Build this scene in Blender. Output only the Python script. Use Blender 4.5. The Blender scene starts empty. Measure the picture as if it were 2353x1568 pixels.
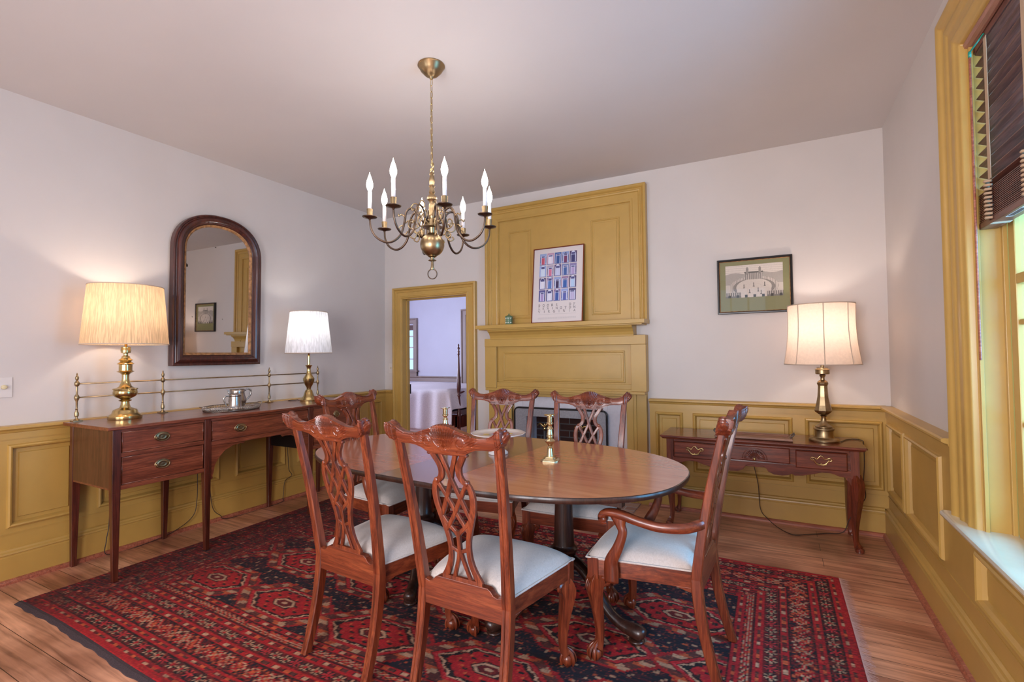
import bpy, bmesh, math, random
import numpy as np
from mathutils import Vector, Matrix
random.seed(7)
C = bpy.context.scene.collection
S = bpy.context.scene
PI = math.pi
def R(a): return math.radians(a)

# ------------------------------------------------------------------ camera
cam_data = bpy.data.cameras.new('camera'); cam = bpy.data.objects.new('camera', cam_data); C.objects.link(cam)
yaw, pitch, roll = -.4922, .0278, -.0099
f = Vector((math.sin(yaw)*math.cos(pitch), math.cos(yaw)*math.cos(pitch), math.sin(pitch)))
r0 = Vector((math.cos(yaw), -math.sin(yaw), 0)); u0 = r0.cross(f)
r1 = math.cos(roll)*r0 + math.sin(roll)*u0; u1 = -math.sin(roll)*r0 + math.cos(roll)*u0
M = Matrix.Identity(4)
for i in range(3):
    M[i][0] = r1[i]; M[i][1] = u1[i]; M[i][2] = -f[i]
M[0][3], M[1][3], M[2][3] = 4.0057, -4.339, 1.3
cam.matrix_world = M
cam_data.sensor_fit = 'HORIZONTAL'; cam_data.sensor_width = 36; cam_data.lens = 36*1126.94/2353
cam_data.clip_start = .02
S.camera = cam

# ------------------------------------------------------------------ world, light, exposure
def srgb(c):
    return tuple((v/255/12.92 if v/255 <= .04045 else ((v/255+.055)/1.055)**2.4) for v in c)
W_ = bpy.data.worlds.new('sky'); S.world = W_; W_.use_nodes = True
bg = W_.node_tree.nodes['Background']; bg.inputs[0].default_value = (.40, .68, 1, 1); bg.inputs[1].default_value = 1.5
S.view_settings.view_transform = 'Standard'; S.view_settings.look = 'None'
S.view_settings.gamma = 1; S.view_settings.use_curve_mapping = False
S.view_settings.exposure = 0.30
def area(name, loc, rot, sx, sy, power, col):
    l = bpy.data.lights.new(name, 'AREA'); l.shape = 'RECTANGLE'; l.size = sx; l.size_y = sy; l.energy = power; l.color = col
    o = bpy.data.objects.new(name, l); C.objects.link(o); o.location = loc; o.rotation_euler = rot
    return o
def point(name, loc, power, col, rad=.03):
    l = bpy.data.lights.new(name, 'POINT'); l.energy = power; l.color = col; l.shadow_soft_size = rad
    o = bpy.data.objects.new(name, l); C.objects.link(o); o.location = loc
    return o
CEIL = 2.908; WX = 4.72; YF = -5.6      # ceiling, right wall, wall behind the camera
# daylight outside the window on the right, fill at two guessed unseen rear windows, and at an added bedroom side opening
area('window_daylight', (5.35, -2.25, 1.75), (0, R(90), 0), 2.2, 1.6, 140, (.12, .47, .88))
area('rear_window_fill', (1.3, YF-.12, 1.3), (R(84), 0, 0), 1.2, 1.4, 32, (1, .95, .98))
area('rear_window_fill', (3.3, YF-.12, 1.3), (R(84), 0, 0), 1.2, 1.4, 112, (1, .95, .98))
area('bedroom_fill', (-3.75, .75, 1.6), (0, R(-90), 0), 1.6, 1.1, 150, (.66, .72, 1))  # added from an unseen side opening to brighten the coverlet

# ------------------------------------------------------------------ materials
def node_mat(name):
    m = bpy.data.materials.new(name); m.use_nodes = True
    nt = m.node_tree; b = nt.nodes['Principled BSDF']
    return m, nt, b
def N(nt, t, **kw):
    n = nt.nodes.new(t)
    for k, v in kw.items():
        if k.startswith('i_'):
            key = k[2:]
            key = int(key) if key.isdigit() else key.replace('_', ' ')
            n.inputs[key].default_value = v
        else: setattr(n, k, v)
    return n
def L(nt, a, b): nt.links.new(a, b)
def c4(c): return (*srgb(c), 1)
def ramp(nt, stops):
    n = nt.nodes.new('ShaderNodeValToRGB'); e = n.color_ramp.elements
    while len(e) < len(stops): e.new(.5)
    for k, (p, c) in enumerate(stops): e[k].position = p; e[k].color = c4(c)
    return n
def bump(nt, b, src, strength=.1, dist=.002):
    n = N(nt, 'ShaderNodeBump', i_Strength=strength, i_Distance=dist); L(nt, src, n.inputs['Height']); L(nt, n.outputs[0], b.inputs['Normal'])
def plain(name, col, rough=.5, metal=0, noise=0, nscale=30, bmp=0, coat=0, bscale=None, emit=None):
    m, nt, b = node_mat(name)
    b.inputs['Base Color'].default_value = c4(col); b.inputs['Roughness'].default_value = rough; b.inputs['Metallic'].default_value = metal
    b.inputs['Coat Weight'].default_value = coat; b.inputs['Coat Roughness'].default_value = .08
    tc = N(nt, 'ShaderNodeTexCoord')
    if noise:
        n = N(nt, 'ShaderNodeTexNoise', i_Scale=nscale, i_Detail=5); L(nt, tc.outputs['Object'], n.inputs['Vector'])
        hi = tuple(min(255, v*(1+noise)) for v in col); lo = tuple(v*(1-noise) for v in col)
        rp = ramp(nt, [(.3, lo), (.7, hi)]); L(nt, n.outputs[0], rp.inputs[0]); L(nt, rp.outputs[0], b.inputs['Base Color'])
    if bmp:
        n2 = N(nt, 'ShaderNodeTexNoise', i_Scale=bscale or 60, i_Detail=4); L(nt, tc.outputs['Object'], n2.inputs['Vector']); bump(nt, b, n2.outputs[0], bmp)
    if emit:
        b.inputs['Emission Color'].default_value = (*emit[0], 1); b.inputs['Emission Strength'].default_value = emit[1]
    return m
def wood(name, dark, mid, light, axis='Z', rough=.3, coat=.35, sc=1.0, b_=.06, mul=.45):
    m, nt, b = node_mat(name)
    tc = N(nt, 'ShaderNodeTexCoord'); s = {'X': (1.2, 22, 22), 'Y': (22, 1.2, 22), 'Z': (22, 22, 1.2)}[axis]
    mp = N(nt, 'ShaderNodeMapping'); mp.inputs['Scale'].default_value = tuple(v*sc for v in s)
    L(nt, tc.outputs['Object'], mp.inputs['Vector'])
    n = N(nt, 'ShaderNodeTexNoise', i_Scale=1.6, i_Detail=7, i_Roughness=.62, i_Distortion=.7); L(nt, mp.outputs[0], n.inputs['Vector'])
    n3 = N(nt, 'ShaderNodeTexNoise', i_Scale=7.0, i_Detail=3, i_Roughness=.7); L(nt, mp.outputs[0], n3.inputs['Vector'])
    rp = ramp(nt, [(.26, dark), (.5, mid), (.74, light)]); L(nt, n.outputs[0], rp.inputs[0])
    mx = N(nt, 'ShaderNodeMixRGB', blend_type='MULTIPLY'); mx.inputs[0].default_value = mul
    rp2 = ramp(nt, [(.42, (120, 105, 100)), (.56, (255, 255, 255))]); L(nt, n3.outputs[0], rp2.inputs[0])
    L(nt, rp.outputs[0], mx.inputs[1]); L(nt, rp2.outputs[0], mx.inputs[2]); L(nt, mx.outputs[0], b.inputs['Base Color'])
    b.inputs['Roughness'].default_value = rough; b.inputs['Coat Weight'].default_value = coat; b.inputs['Coat Roughness'].default_value = .12
    bump(nt, b, n3.outputs[0], b_, .001)
    return m
mat = {}
mat['wall'] = plain('wall_paint', (207, 199, 194), .55, noise=.008, nscale=3, bmp=.04, bscale=90)
mat['ceiling'] = plain('ceiling_paint', (204, 197, 194), .6, noise=.008, nscale=2)
mat['ochre'] = plain('ochre_paint', (188, 150, 78), .33, noise=.02, nscale=8, bmp=.05, bscale=45)
mat['sillp'] = plain('skylit_gloss_sill_paint', (214, 206, 184), .12, noise=.03, nscale=6, coat=.8)  # pale base colour stands in for sky glare on the ochre sill
mat['taupe'] = plain('taupe_paint', (150, 130, 118), .45, noise=.02, nscale=6)
mat['bed_wall'] = plain('bedroom_paint', (205, 203, 214), .6, noise=.008, nscale=3)
D1, M1, L1 = (62, 24, 12), (116, 50, 27), (154, 78, 44)
for a in 'XYZ':
    mat['mah'+a] = wood('chair_mahogany_'+a, D1, M1, L1, a, .34, .25, 1.3, .06, .35)
    mat['side'+a] = wood('sideboard_mahogany_'+a, (88, 40, 24), (126, 64, 42), (150, 84, 58), a, .3, .45)
    mat['cher'+a] = wood('console_cherry_'+a, (72, 28, 17), (116, 50, 31), (146, 74, 48), a, .28, .5)
mat['sideleg'] = wood('sideboard_leg_mahogany', (52, 20, 12), (88, 38, 24), (112, 54, 36), 'Z', .32, .3)
mat['sideend'] = wood('sideboard_end_mahogany', (74, 42, 24), (92, 54, 32), (106, 64, 40), 'Z', .4, .2, .6)
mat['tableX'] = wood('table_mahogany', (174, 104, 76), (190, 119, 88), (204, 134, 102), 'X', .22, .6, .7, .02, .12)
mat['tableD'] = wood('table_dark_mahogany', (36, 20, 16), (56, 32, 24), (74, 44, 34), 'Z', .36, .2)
mat['frameD'] = wood('mirror_walnut', (40, 16, 12), (74, 32, 24), (104, 52, 38), 'Z', .35, .3)
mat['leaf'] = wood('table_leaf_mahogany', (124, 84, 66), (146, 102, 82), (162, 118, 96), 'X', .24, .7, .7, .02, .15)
mat['shoe'] = wood('shoe_moulding_pine', (146, 74, 54), (172, 98, 74), (192, 120, 96), 'X', .4, .2)
mat['blind'] = wood('blind_wood', (74, 38, 30), (108, 62, 50), (134, 84, 68), 'Y', .4, .2)
mat['valance'] = wood('valance_wood', (140, 90, 72), (168, 116, 96), (186, 136, 116), 'Y', .4, .2, 1.0, .06, .2)
mat['bedwood'] = wood('bed_cherry', (66, 24, 18), (98, 42, 30), (120, 58, 42), 'Z', .3, .4)
mat['brass'] = plain('polished_brass', (192, 168, 116), .22, 1, noise=.18, nscale=9)
mat['pbrass'] = plain('pale_brass', (206, 190, 150), .2, 1, noise=.12, nscale=20)
mat['abrass'] = plain('antique_brass', (160, 138, 104), .34, 1, noise=.18, nscale=14)
mat['dbrass'] = plain('darkened_brass', (98, 82, 70), .38, 1, noise=.2, nscale=14)
mat['pewter'] = plain('pewter', (176, 168, 160), .26, 1, noise=.08, nscale=20)
mat['gilt'] = plain('worn_gilt', (150, 108, 68), .6, .15, noise=.25, nscale=40)
mat['black'] = plain('black_lacquer', (24, 20, 22), .3)
mat['iron'] = plain('grey_iron', (92, 90, 92), .5, .4)
mat['white_plastic'] = plain('white_plastic', (216, 208, 202), .4)
mat['cream'] = plain('cream_plastic', (214, 200, 160), .35)
mat['porcelain'] = plain('white_porcelain', (226, 222, 222), .12, coat=.6)
mat['cord'] = plain('brown_cord', (58, 42, 36), .5)
mat['plaster'] = plain('white_plaster', (214, 208, 212), .6, noise=.02)
mat['greymetal'] = plain('grey_screen_metal', (150, 148, 152), .45, .2, noise=.06, nscale=90)
mat['tape'] = plain('tan_tape', (188, 160, 132), .7)
mat['linen'] = plain('coverlet_cotton', (236, 226, 226), .9, noise=.04, nscale=80, bmp=.5, bscale=120)
mat['mattress'] = plain('mattress_ticking', (60, 62, 78), .8)
mat['candle'] = plain('candle_sleeve', (232, 226, 226), .25, coat=.3)
mat['green'] = plain('sage_jasper', (92, 120, 88), .5)
mat['relief'] = plain('white_jasper', (220, 226, 216), .5)
mat['teal'] = plain('green_plastic', (40, 140, 120), .3)
def seat_fabric():
    m, nt, b = node_mat('damask_seat_fabric')
    tc = N(nt, 'ShaderNodeTexCoord')
    n = N(nt, 'ShaderNodeTexNoise', i_Scale=48, i_Detail=2, i_Distortion=2.2); L(nt, tc.outputs['Object'], n.inputs['Vector'])
    rp = ramp(nt, [(.44, (196, 184, 176)), (.5, (186, 175, 168)), (.56, (198, 187, 180))]); L(nt, n.outputs[0], rp.inputs[0])
    L(nt, rp.outputs[0], b.inputs['Base Color']); b.inputs['Roughness'].default_value = .62; b.inputs['Sheen Weight'].default_value = .3
    n2 = N(nt, 'ShaderNodeTexNoise', i_Scale=420); L(nt, tc.outputs['Object'], n2.inputs['Vector']); bump(nt, b, n2.outputs[0], .25, .001)
    return m
mat['seat'] = seat_fabric()
def shade_mat(name, col, trans, pleat):
    m = bpy.data.materials.new(name); m.use_nodes = True; nt = m.node_tree; nt.nodes.clear()
    out = N(nt, 'ShaderNodeOutputMaterial'); d = N(nt, 'ShaderNodeBsdfDiffuse'); t = N(nt, 'ShaderNodeBsdfTranslucent'); mx = N(nt, 'ShaderNodeMixShader', i_Fac=trans)
    tc = N(nt, 'ShaderNodeTexCoord'); n = N(nt, 'ShaderNodeTexNoise', i_Scale=60, i_Detail=2)
    mp = N(nt, 'ShaderNodeMapping'); mp.inputs['Scale'].default_value = (2.6, 2.6, .012) if pleat else (1, 1, 1); L(nt, tc.outputs['Object'], mp.inputs[0]); L(nt, mp.outputs[0], n.inputs['Vector'])
    lo = tuple(v*.86 for v in col); rp = ramp(nt, [(.38, lo), (.62, col)]) if pleat else ramp(nt, [(.3, tuple(v*.96 for v in col)), (.7, col)])
    L(nt, n.outputs[0], rp.inputs[0]); L(nt, rp.outputs[0], d.inputs[0]); L(nt, rp.outputs[0], t.inputs[0])
    L(nt, d.outputs[0], mx.inputs[1]); L(nt, t.outputs[0], mx.inputs[2]); L(nt, mx.outputs[0], out.inputs[0])
    return m
mat['shade1'] = shade_mat('pleated_cream_shade', (236, 204, 164), .3, True)
mat['shade2'] = shade_mat('pleated_white_shade', (236, 236, 242), .3, True)
mat['shade3'] = shade_mat('panelled_cream_shade', (236, 214, 196), .3, False)
mat['shadetrim'] = plain('shade_trim', (196, 176, 158), .7)
def emis(name, col, s):
    m = bpy.data.materials.new(name); m.use_nodes = True; nt = m.node_tree; nt.nodes.clear()
    o = N(nt, 'ShaderNodeOutputMaterial'); e = N(nt, 'ShaderNodeEmission'); e.inputs[0].default_value = (*col, 1); e.inputs[1].default_value = s; L(nt, e.outputs[0], o.inputs[0]); return m
mat['bulb'] = emis('lit_bulb', (1, .86, .74), 22)
mat['bulb_w'] = emis('lit_lamp_bulb', (1, .9, .78), 12)
def mirror_mat():
    m, nt, b = node_mat('mirror_silvering'); b.inputs['Metallic'].default_value = 1; b.inputs['Roughness'].default_value = .015
    tc = N(nt, 'ShaderNodeTexCoord'); n = N(nt, 'ShaderNodeTexNoise', i_Scale=14, i_Detail=6); L(nt, tc.outputs['Object'], n.inputs['Vector'])
    rp = ramp(nt, [(.29, (60, 55, 50)), (.31, (196, 192, 190))]); L(nt, n.outputs[0], rp.inputs[0]); L(nt, rp.outputs[0], b.inputs['Base Color']); return m
mat['mirror'] = mirror_mat()
def glass_mat(name, tint=(1, 1, 1), fac=.035):
    m = bpy.data.materials.new(name); m.use_nodes = True; nt = m.node_tree; nt.nodes.clear()
    o = N(nt, 'ShaderNodeOutputMaterial'); t = N(nt, 'ShaderNodeBsdfTransparent'); g = N(nt, 'ShaderNodeBsdfGlossy', i_Roughness=.02); lw = N(nt, 'ShaderNodeLayerWeight'); pw = N(nt, 'ShaderNodeMath', operation='POWER'); pw.inputs[1].default_value = 4; L(nt, lw.outputs['Facing'], pw.inputs[0]); fr = N(nt, 'ShaderNodeMath', operation='MULTIPLY_ADD'); fr.inputs[1].default_value = .5; fr.inputs[2].default_value = fac; L(nt, pw.outputs[0], fr.inputs[0])
    mx = N(nt, 'ShaderNodeMixShader'); t.inputs[0].default_value = (*tint, 1); L(nt, fr.outputs[0], mx.inputs[0]); L(nt, t.outputs[0], mx.inputs[1]); L(nt, g.outputs[0], mx.inputs[2]); L(nt, mx.outputs[0], o.inputs[0]); return m
mat['glass'] = glass_mat('clear_glass')
def floor_mat():
    m, nt, b = node_mat('pine_floor_boards')
    tc = N(nt, 'ShaderNodeTexCoord'); mp = N(nt, 'ShaderNodeMapping'); L(nt, tc.outputs['Object'], mp.inputs[0])
    br = N(nt, 'ShaderNodeTexBrick', offset=.37, squash=1); br.inputs['Scale'].default_value = 1; br.inputs['Brick Width'].default_value = 2.6; br.inputs['Row Height'].default_value = .135
    br.inputs['Mortar Size'].default_value = .0016; br.inputs['Mortar Smooth'].default_value = .2; br.inputs['Bias'].default_value = 0
    br.inputs['Color1'].default_value = c4((242, 184, 150)); br.inputs['Color2'].default_value = c4((216, 148, 116)); br.inputs['Mortar'].default_value = c4((82, 48, 36)); L(nt, mp.outputs[0], br.inputs['Vector'])
    mp2 = N(nt, 'ShaderNodeMapping'); mp2.inputs['Scale'].default_value = (1.5, 26, 1); L(nt, tc.outputs['Object'], mp2.inputs[0])
    n = N(nt, 'ShaderNodeTexNoise', i_Scale=1.3, i_Detail=8, i_Roughness=.6, i_Distortion=.5); L(nt, mp2.outputs[0], n.inputs['Vector'])
    rp = ramp(nt, [(.3, (150, 128, 120)), (.5, (225, 215, 210)), (.7, (255, 250, 245))]); L(nt, n.outputs[0], rp.inputs[0])
    n4 = N(nt, 'ShaderNodeTexNoise', i_Scale=2.2, i_Detail=3); L(nt, tc.outputs['Object'], n4.inputs['Vector']); rp4 = ramp(nt, [(.34, (150, 126, 114)), (.6, (255, 255, 255))]); L(nt, n4.outputs[0], rp4.inputs[0])
    mx = N(nt, 'ShaderNodeMixRGB', blend_type='MULTIPLY'); mx.inputs[0].default_value = .9; L(nt, br.outputs[0], mx.inputs[1]); L(nt, rp.outputs[0], mx.inputs[2])
    mx2 = N(nt, 'ShaderNodeMixRGB', blend_type='MULTIPLY'); mx2.inputs[0].default_value = .7; L(nt, mx.outputs[0], mx2.inputs[1]); L(nt, rp4.outputs[0], mx2.inputs[2])
    L(nt, mx2.outputs[0], b.inputs['Base Color']); b.inputs['Roughness'].default_value = .38; b.inputs['Coat Weight'].default_value = .15
    bump(nt, b, br.outputs['Fac'], -.3, .002); return m
mat['floor'] = floor_mat()
def brick_mat(name, c1, c2, mo, w=.2, h=.07):
    m, nt, b = node_mat(name); tc = N(nt, 'ShaderNodeTexCoord'); br = N(nt, 'ShaderNodeTexBrick', offset=.5)
    mp = N(nt, 'ShaderNodeMapping'); mp.inputs['Rotation'].default_value = (R(90), 0, 0) if h < .068 else (0, 0, 0); L(nt, tc.outputs['Object'], mp.inputs[0])
    br.inputs['Scale'].default_value = 1; br.inputs['Brick Width'].default_value = w; br.inputs['Row Height'].default_value = h; br.inputs['Mortar Size'].default_value = .006
    br.inputs['Color1'].default_value = c4(c1); br.inputs['Color2'].default_value = c4(c2); br.inputs['Mortar'].default_value = c4(mo); L(nt, mp.outputs[0], br.inputs['Vector']); L(nt, br.outputs[0], b.inputs['Base Color'])
    b.inputs['Roughness'].default_value = .85; bump(nt, b, br.outputs['Fac'], -.5, .004); return m
mat['hearth'] = brick_mat('hearth_brick', (176, 138, 118), (150, 104, 88), (168, 156, 148), .2, .09)
mat['firebrick'] = brick_mat('sooty_firebrick', (74, 40, 32), (56, 32, 28), (92, 88, 88), .21, .066)
def vc_mat(name, rough=.9, bmp=0, bs=300, sheen=0):
    m, nt, b = node_mat(name); a = N(nt, 'ShaderNodeVertexColor', layer_name='Col'); L(nt, a.outputs[0], b.inputs['Base Color']); b.inputs['Roughness'].default_value = rough
    b.inputs['Sheen Weight'].default_value = sheen
    if bmp:
        tc = N(nt, 'ShaderNodeTexCoord'); n = N(nt, 'ShaderNodeTexNoise', i_Scale=bs, i_Detail=3); L(nt, tc.outputs['Object'], n.inputs['Vector']); bump(nt, b, n.outputs[0], bmp, .004)
    return m

# ------------------------------------------------------------------ object helpers
def tag(o, label=None, cat=None, group=None, kind=None):
    if label: o['label'] = label
    if cat: o['category'] = cat
    if group: o['group'] = group
    if kind: o['kind'] = kind
    return o
def empty(name, loc=(0, 0, 0), rz=0):
    o = bpy.data.objects.new(name, None); C.objects.link(o); o.location = loc; o.rotation_euler = (0, 0, rz); o.empty_display_size = .1
    return o
class MB:
    def __init__(s): s.v = []; s.f = []; s.sm = []
    def add(s, vs, fs, smooth=False):
        k = len(s.v); s.v += [tuple(v) for v in vs]; s.f += [tuple(i+k for i in q) for q in fs]; s.sm += [smooth]*len(fs); return s
    def box(s, x0, x1, y0, y1, z0, z1):
        vs = [(x, y, z) for x in (x0, x1) for y in (y0, y1) for z in (z0, z1)]
        return s.add(vs, [(0, 1, 3, 2), (4, 6, 7, 5), (0, 4, 5, 1), (2, 3, 7, 6), (0, 2, 6, 4), (1, 5, 7, 3)])
    def hexa(s, b4, t4):
        return s.add(list(b4)+list(t4), [(3, 2, 1, 0), (4, 5, 6, 7), (0, 1, 5, 4), (1, 2, 6, 5), (2, 3, 7, 6), (3, 0, 4, 7)])
    def lathe(s, prof, c=(0, 0, 0), seg=32, axis='Z', n=None, phase=0, smooth=True):
        seg = n or seg; vs = []; fs = []
        for r, h in prof:
            for k in range(seg):
                a = 2*PI*k/seg+phase; x, y = r*math.cos(a), r*math.sin(a)
                p = {'Z': (x, y, h), 'X': (h, x, y), 'Y': (x, h, y)}[axis]; vs.append((c[0]+p[0], c[1]+p[1], c[2]+p[2]))
        m = len(prof)
        for j in range(m-1):
            for k in range(seg):
                q = (j*seg+k, j*seg+(k+1) % seg, (j+1)*seg+(k+1) % seg, (j+1)*seg+k); fs.append(q)
        if prof[0][0] > 1e-4: fs.append(tuple(range(seg-1, -1, -1)))
        if prof[-1][0] > 1e-4: fs.append(tuple((m-1)*seg+k for k in range(seg)))
        s.add(vs, fs, smooth); return s
    def tube(s, pts, r, seg=8, closed=False, smooth=True, aspect=1, up=None, square=False):
        pts = [Vector(p) for p in pts]; n = len(pts); vs = []; fs = []
        rr = r if hasattr(r, '__len__') else [r]*n
        prev = None
        for i, p in enumerate(pts):
            a = pts[i-1] if (i > 0 or closed) else p; b = pts[(i+1) % n] if (i < n-1 or closed) else p
            t = (b-a).normalized()
            if up is not None: nrm = Vector(up); nrm = (nrm-t*nrm.dot(t)).normalized()
            else:
                if prev is None:
                    g = Vector((0, 0, 1)) if abs(t.z) < .9 else Vector((1, 0, 0)); nrm = (g-t*g.dot(t)).normalized()
                else: nrm = (prev-t*prev.dot(t)).normalized()
            prev = nrm; bi = t.cross(nrm)
            R_ = rr[i]; rn, rb = (R_ if hasattr(R_, '__len__') else (R_*aspect, R_))
            for k in range(seg):
                an = 2*PI*(k+.5)/seg; cx, sx = math.cos(an), math.sin(an)
                if square:
                    q = max(abs(cx), abs(sx)); qq = .82*(1/q)+.18 if seg > 4 else 1.414; cx, sx = cx*qq, sx*qq
                vs.append(p+nrm*rn*cx+bi*rb*sx)
        for i in range(n if closed else n-1):
            for k in range(seg):
                j = (i+1) % n; fs.append((i*seg+k, i*seg+(k+1) % seg, j*seg+(k+1) % seg, j*seg+k))
        if not closed: fs.append(tuple(range(seg-1, -1, -1))); fs.append(tuple((n-1)*seg+k for k in range(seg)))
        return s.add(vs, fs, smooth)
    def prism(s, poly, fn, d0, d1):
        n = len(poly); vs = [fn(a, b, d0) for a, b in poly]+[fn(a, b, d1) for a, b in poly]
        fs = [tuple(range(n-1, -1, -1)), tuple(range(n, 2*n))]+[(i, (i+1) % n, (i+1) % n+n, i+n) for i in range(n)]
        return s.add(vs, fs)
    def loops(s, loops, closed=True, cap0=False, cap1=False, smooth=False):
        n = len(loops[0]); vs = [p for l in loops for p in l]; fs = []
        for j in range(len(loops)-1):
            for i in range(n if closed else n-1): fs.append((j*n+i, j*n+(i+1) % n, (j+1)*n+(i+1) % n, (j+1)*n+i))
        if cap0: fs.append(tuple(range(n-1, -1, -1)))
        if cap1: fs.append(tuple((len(loops)-1)*n+i for i in range(n)))
        return s.add(vs, fs, smooth)
    def build(s, name, m, parent=None, bev=0, loc=None, sub=0, seg=2, solid=0, autosm=False):
        me = bpy.data.meshes.new(name); me.from_pydata(s.v, [], s.f)
        me.polygons.foreach_set('use_smooth', s.sm)
        bm = bmesh.new(); bm.from_mesh(me); bmesh.ops.recalc_face_normals(bm, faces=bm.faces); bm.to_mesh(me); bm.free()
        if autosm: me.set_sharp_from_angle(angle=R(35))
        me.update(); o = bpy.data.objects.new(name, me); C.objects.link(o); me.materials.append(mat[m] if isinstance(m, str) else m)
        if parent is not None: o.parent = parent
        if loc is not None: o.location = loc
        if solid: q = o.modifiers.new('s', 'SOLIDIFY'); q.thickness = solid; q.offset = 0
        if bev: q = o.modifiers.new('b', 'BEVEL'); q.width = bev; q.segments = seg; q.limit_method = 'ANGLE'; q.angle_limit = R(40 if seg < 3 else 20); q.harden_normals = False
        if sub: q = o.modifiers.new('u', 'SUBSURF'); q.levels = sub; q.render_levels = sub
        return o
def struct(mb, name, m, **kw):
    o = mb.build(name, m, **kw)
    if kw.get('parent') is None: o['kind'] = 'structure'
    return o
def copy_tree(o, parent=None):
    c = o.copy(); C.objects.link(c); c.parent = parent
    for ch in [x for x in bpy.data.objects if x.parent == o]: copy_tree(ch, c)
    return c
def crv(pts, n=8):
    """Catmull-Rom through points of any dimension."""
    P = [np.array(p, float) for p in pts]; P = [2*P[0]-P[1]]+P+[2*P[-1]-P[-2]]; out = []
    for i in range(1, len(P)-2):
        for k in range(n):
            t = k/n; a, b, c, d = P[i-1:i+3]
            out.append(.5*((2*b)+(-a+c)*t+(2*a-5*b+4*c-d)*t*t+(-a+3*b-3*c+d)*t**3))
    out.append(P[-2]); return out
def WL(s, z, d): return (d, s, z)              # left wall:  s = y
def WB(s, z, d): return (s, -d, z)             # back wall:  s = x
def WR(s, z, d): return (WX-d, s, z)           # right wall: s = y
def frame_sweep(mb, fn, s0, s1, z0, z1, prof, open_bottom=False):
    """prof: (inset from outer rectangle, distance out of the wall)"""
    lp = []
    for t, d in prof:
        if open_bottom: lp.append([fn(s0+t, z0, d), fn(s0+t, z1-t, d), fn(s1-t, z1-t, d), fn(s1-t, z0, d)])
        else: lp.append([fn(s0+t, z0+t, d), fn(s0+t, z1-t, d), fn(s1-t, z1-t, d), fn(s1-t, z0+t, d)])
    mb.loops(lp, closed=not open_bottom)
CASING = [(0, 0), (0, .045), (.012, .05), (.022, .046), (.03, .03), (.036, .03), (.04, .034), (.05, .034), (.054, .026), (.095, .026), (.1, .032), (.112, .032), (.118, .022), (.122, 0)]

# ------------------------------------------------------------------ room shell
m = MB(); m.add([(-6, -5.9, 0), (6, -5.9, 0), (6, 6, 0), (-6, 6, 0), (-6, -5.9, -.1), (6, -5.9, -.1), (6, 6, -.1), (-6, 6, -.1)], [(0, 1, 2, 3), (7, 6, 5, 4), (0, 4, 5, 1), (1, 5, 6, 2), (2, 6, 7, 3), (3, 7, 4, 0)])
struct(m, 'floor', 'floor')
m = MB(); m.box(-4.2, WX+.2, YF-.2, 3.6, CEIL, CEIL+.1); struct(m, 'ceiling', 'ceiling')
m = MB(); m.box(-.25, 0, YF-.15, .10, 0, CEIL); struct(m, 'wall_left', 'wall')
DX0, DX1, DZ = .274, 1.145, 1.945          # doorway to the bedroom
FX0, FX1, FZ = 1.72, 2.84, .92             # fireplace opening
m = MB()
for x0, x1, z0, z1 in ((0, DX0, 0, CEIL), (DX0, DX1, DZ, CEIL), (DX1, FX0, 0, CEIL), (FX0, FX1, FZ, CEIL), (FX1, WX+.2, 0, CEIL)): m.box(x0, x1, 0, .10, z0, z1)
struct(m, 'wall_back', 'wall')
WY0, WY1, WZ0, WZ1 = -2.72, -1.71, .575, 2.56   # window opening in the right wall
m = MB()
for y0, y1, z0, z1 in ((YF, WY0, 0, CEIL), (WY0, WY1, 0, WZ0), (WY0, WY1, WZ1, CEIL), (WY1, 0, 0, CEIL)): m.box(WX, WX+.2, y0, y1, z0, z1)
struct(m, 'wall_right', 'wall')
m = MB(); px = [0, .7, 1.9, 2.7, 3.9, WX]
for k in range(5):
    if k % 2 == 0: m.box(px[k], px[k+1], YF-.15, YF, 0, CEIL)
    else: m.box(px[k], px[k+1], YF-.15, YF, 0, .6); m.box(px[k], px[k+1], YF-.15, YF, 2.5, CEIL)
struct(m, 'wall_front', 'wall')

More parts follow.
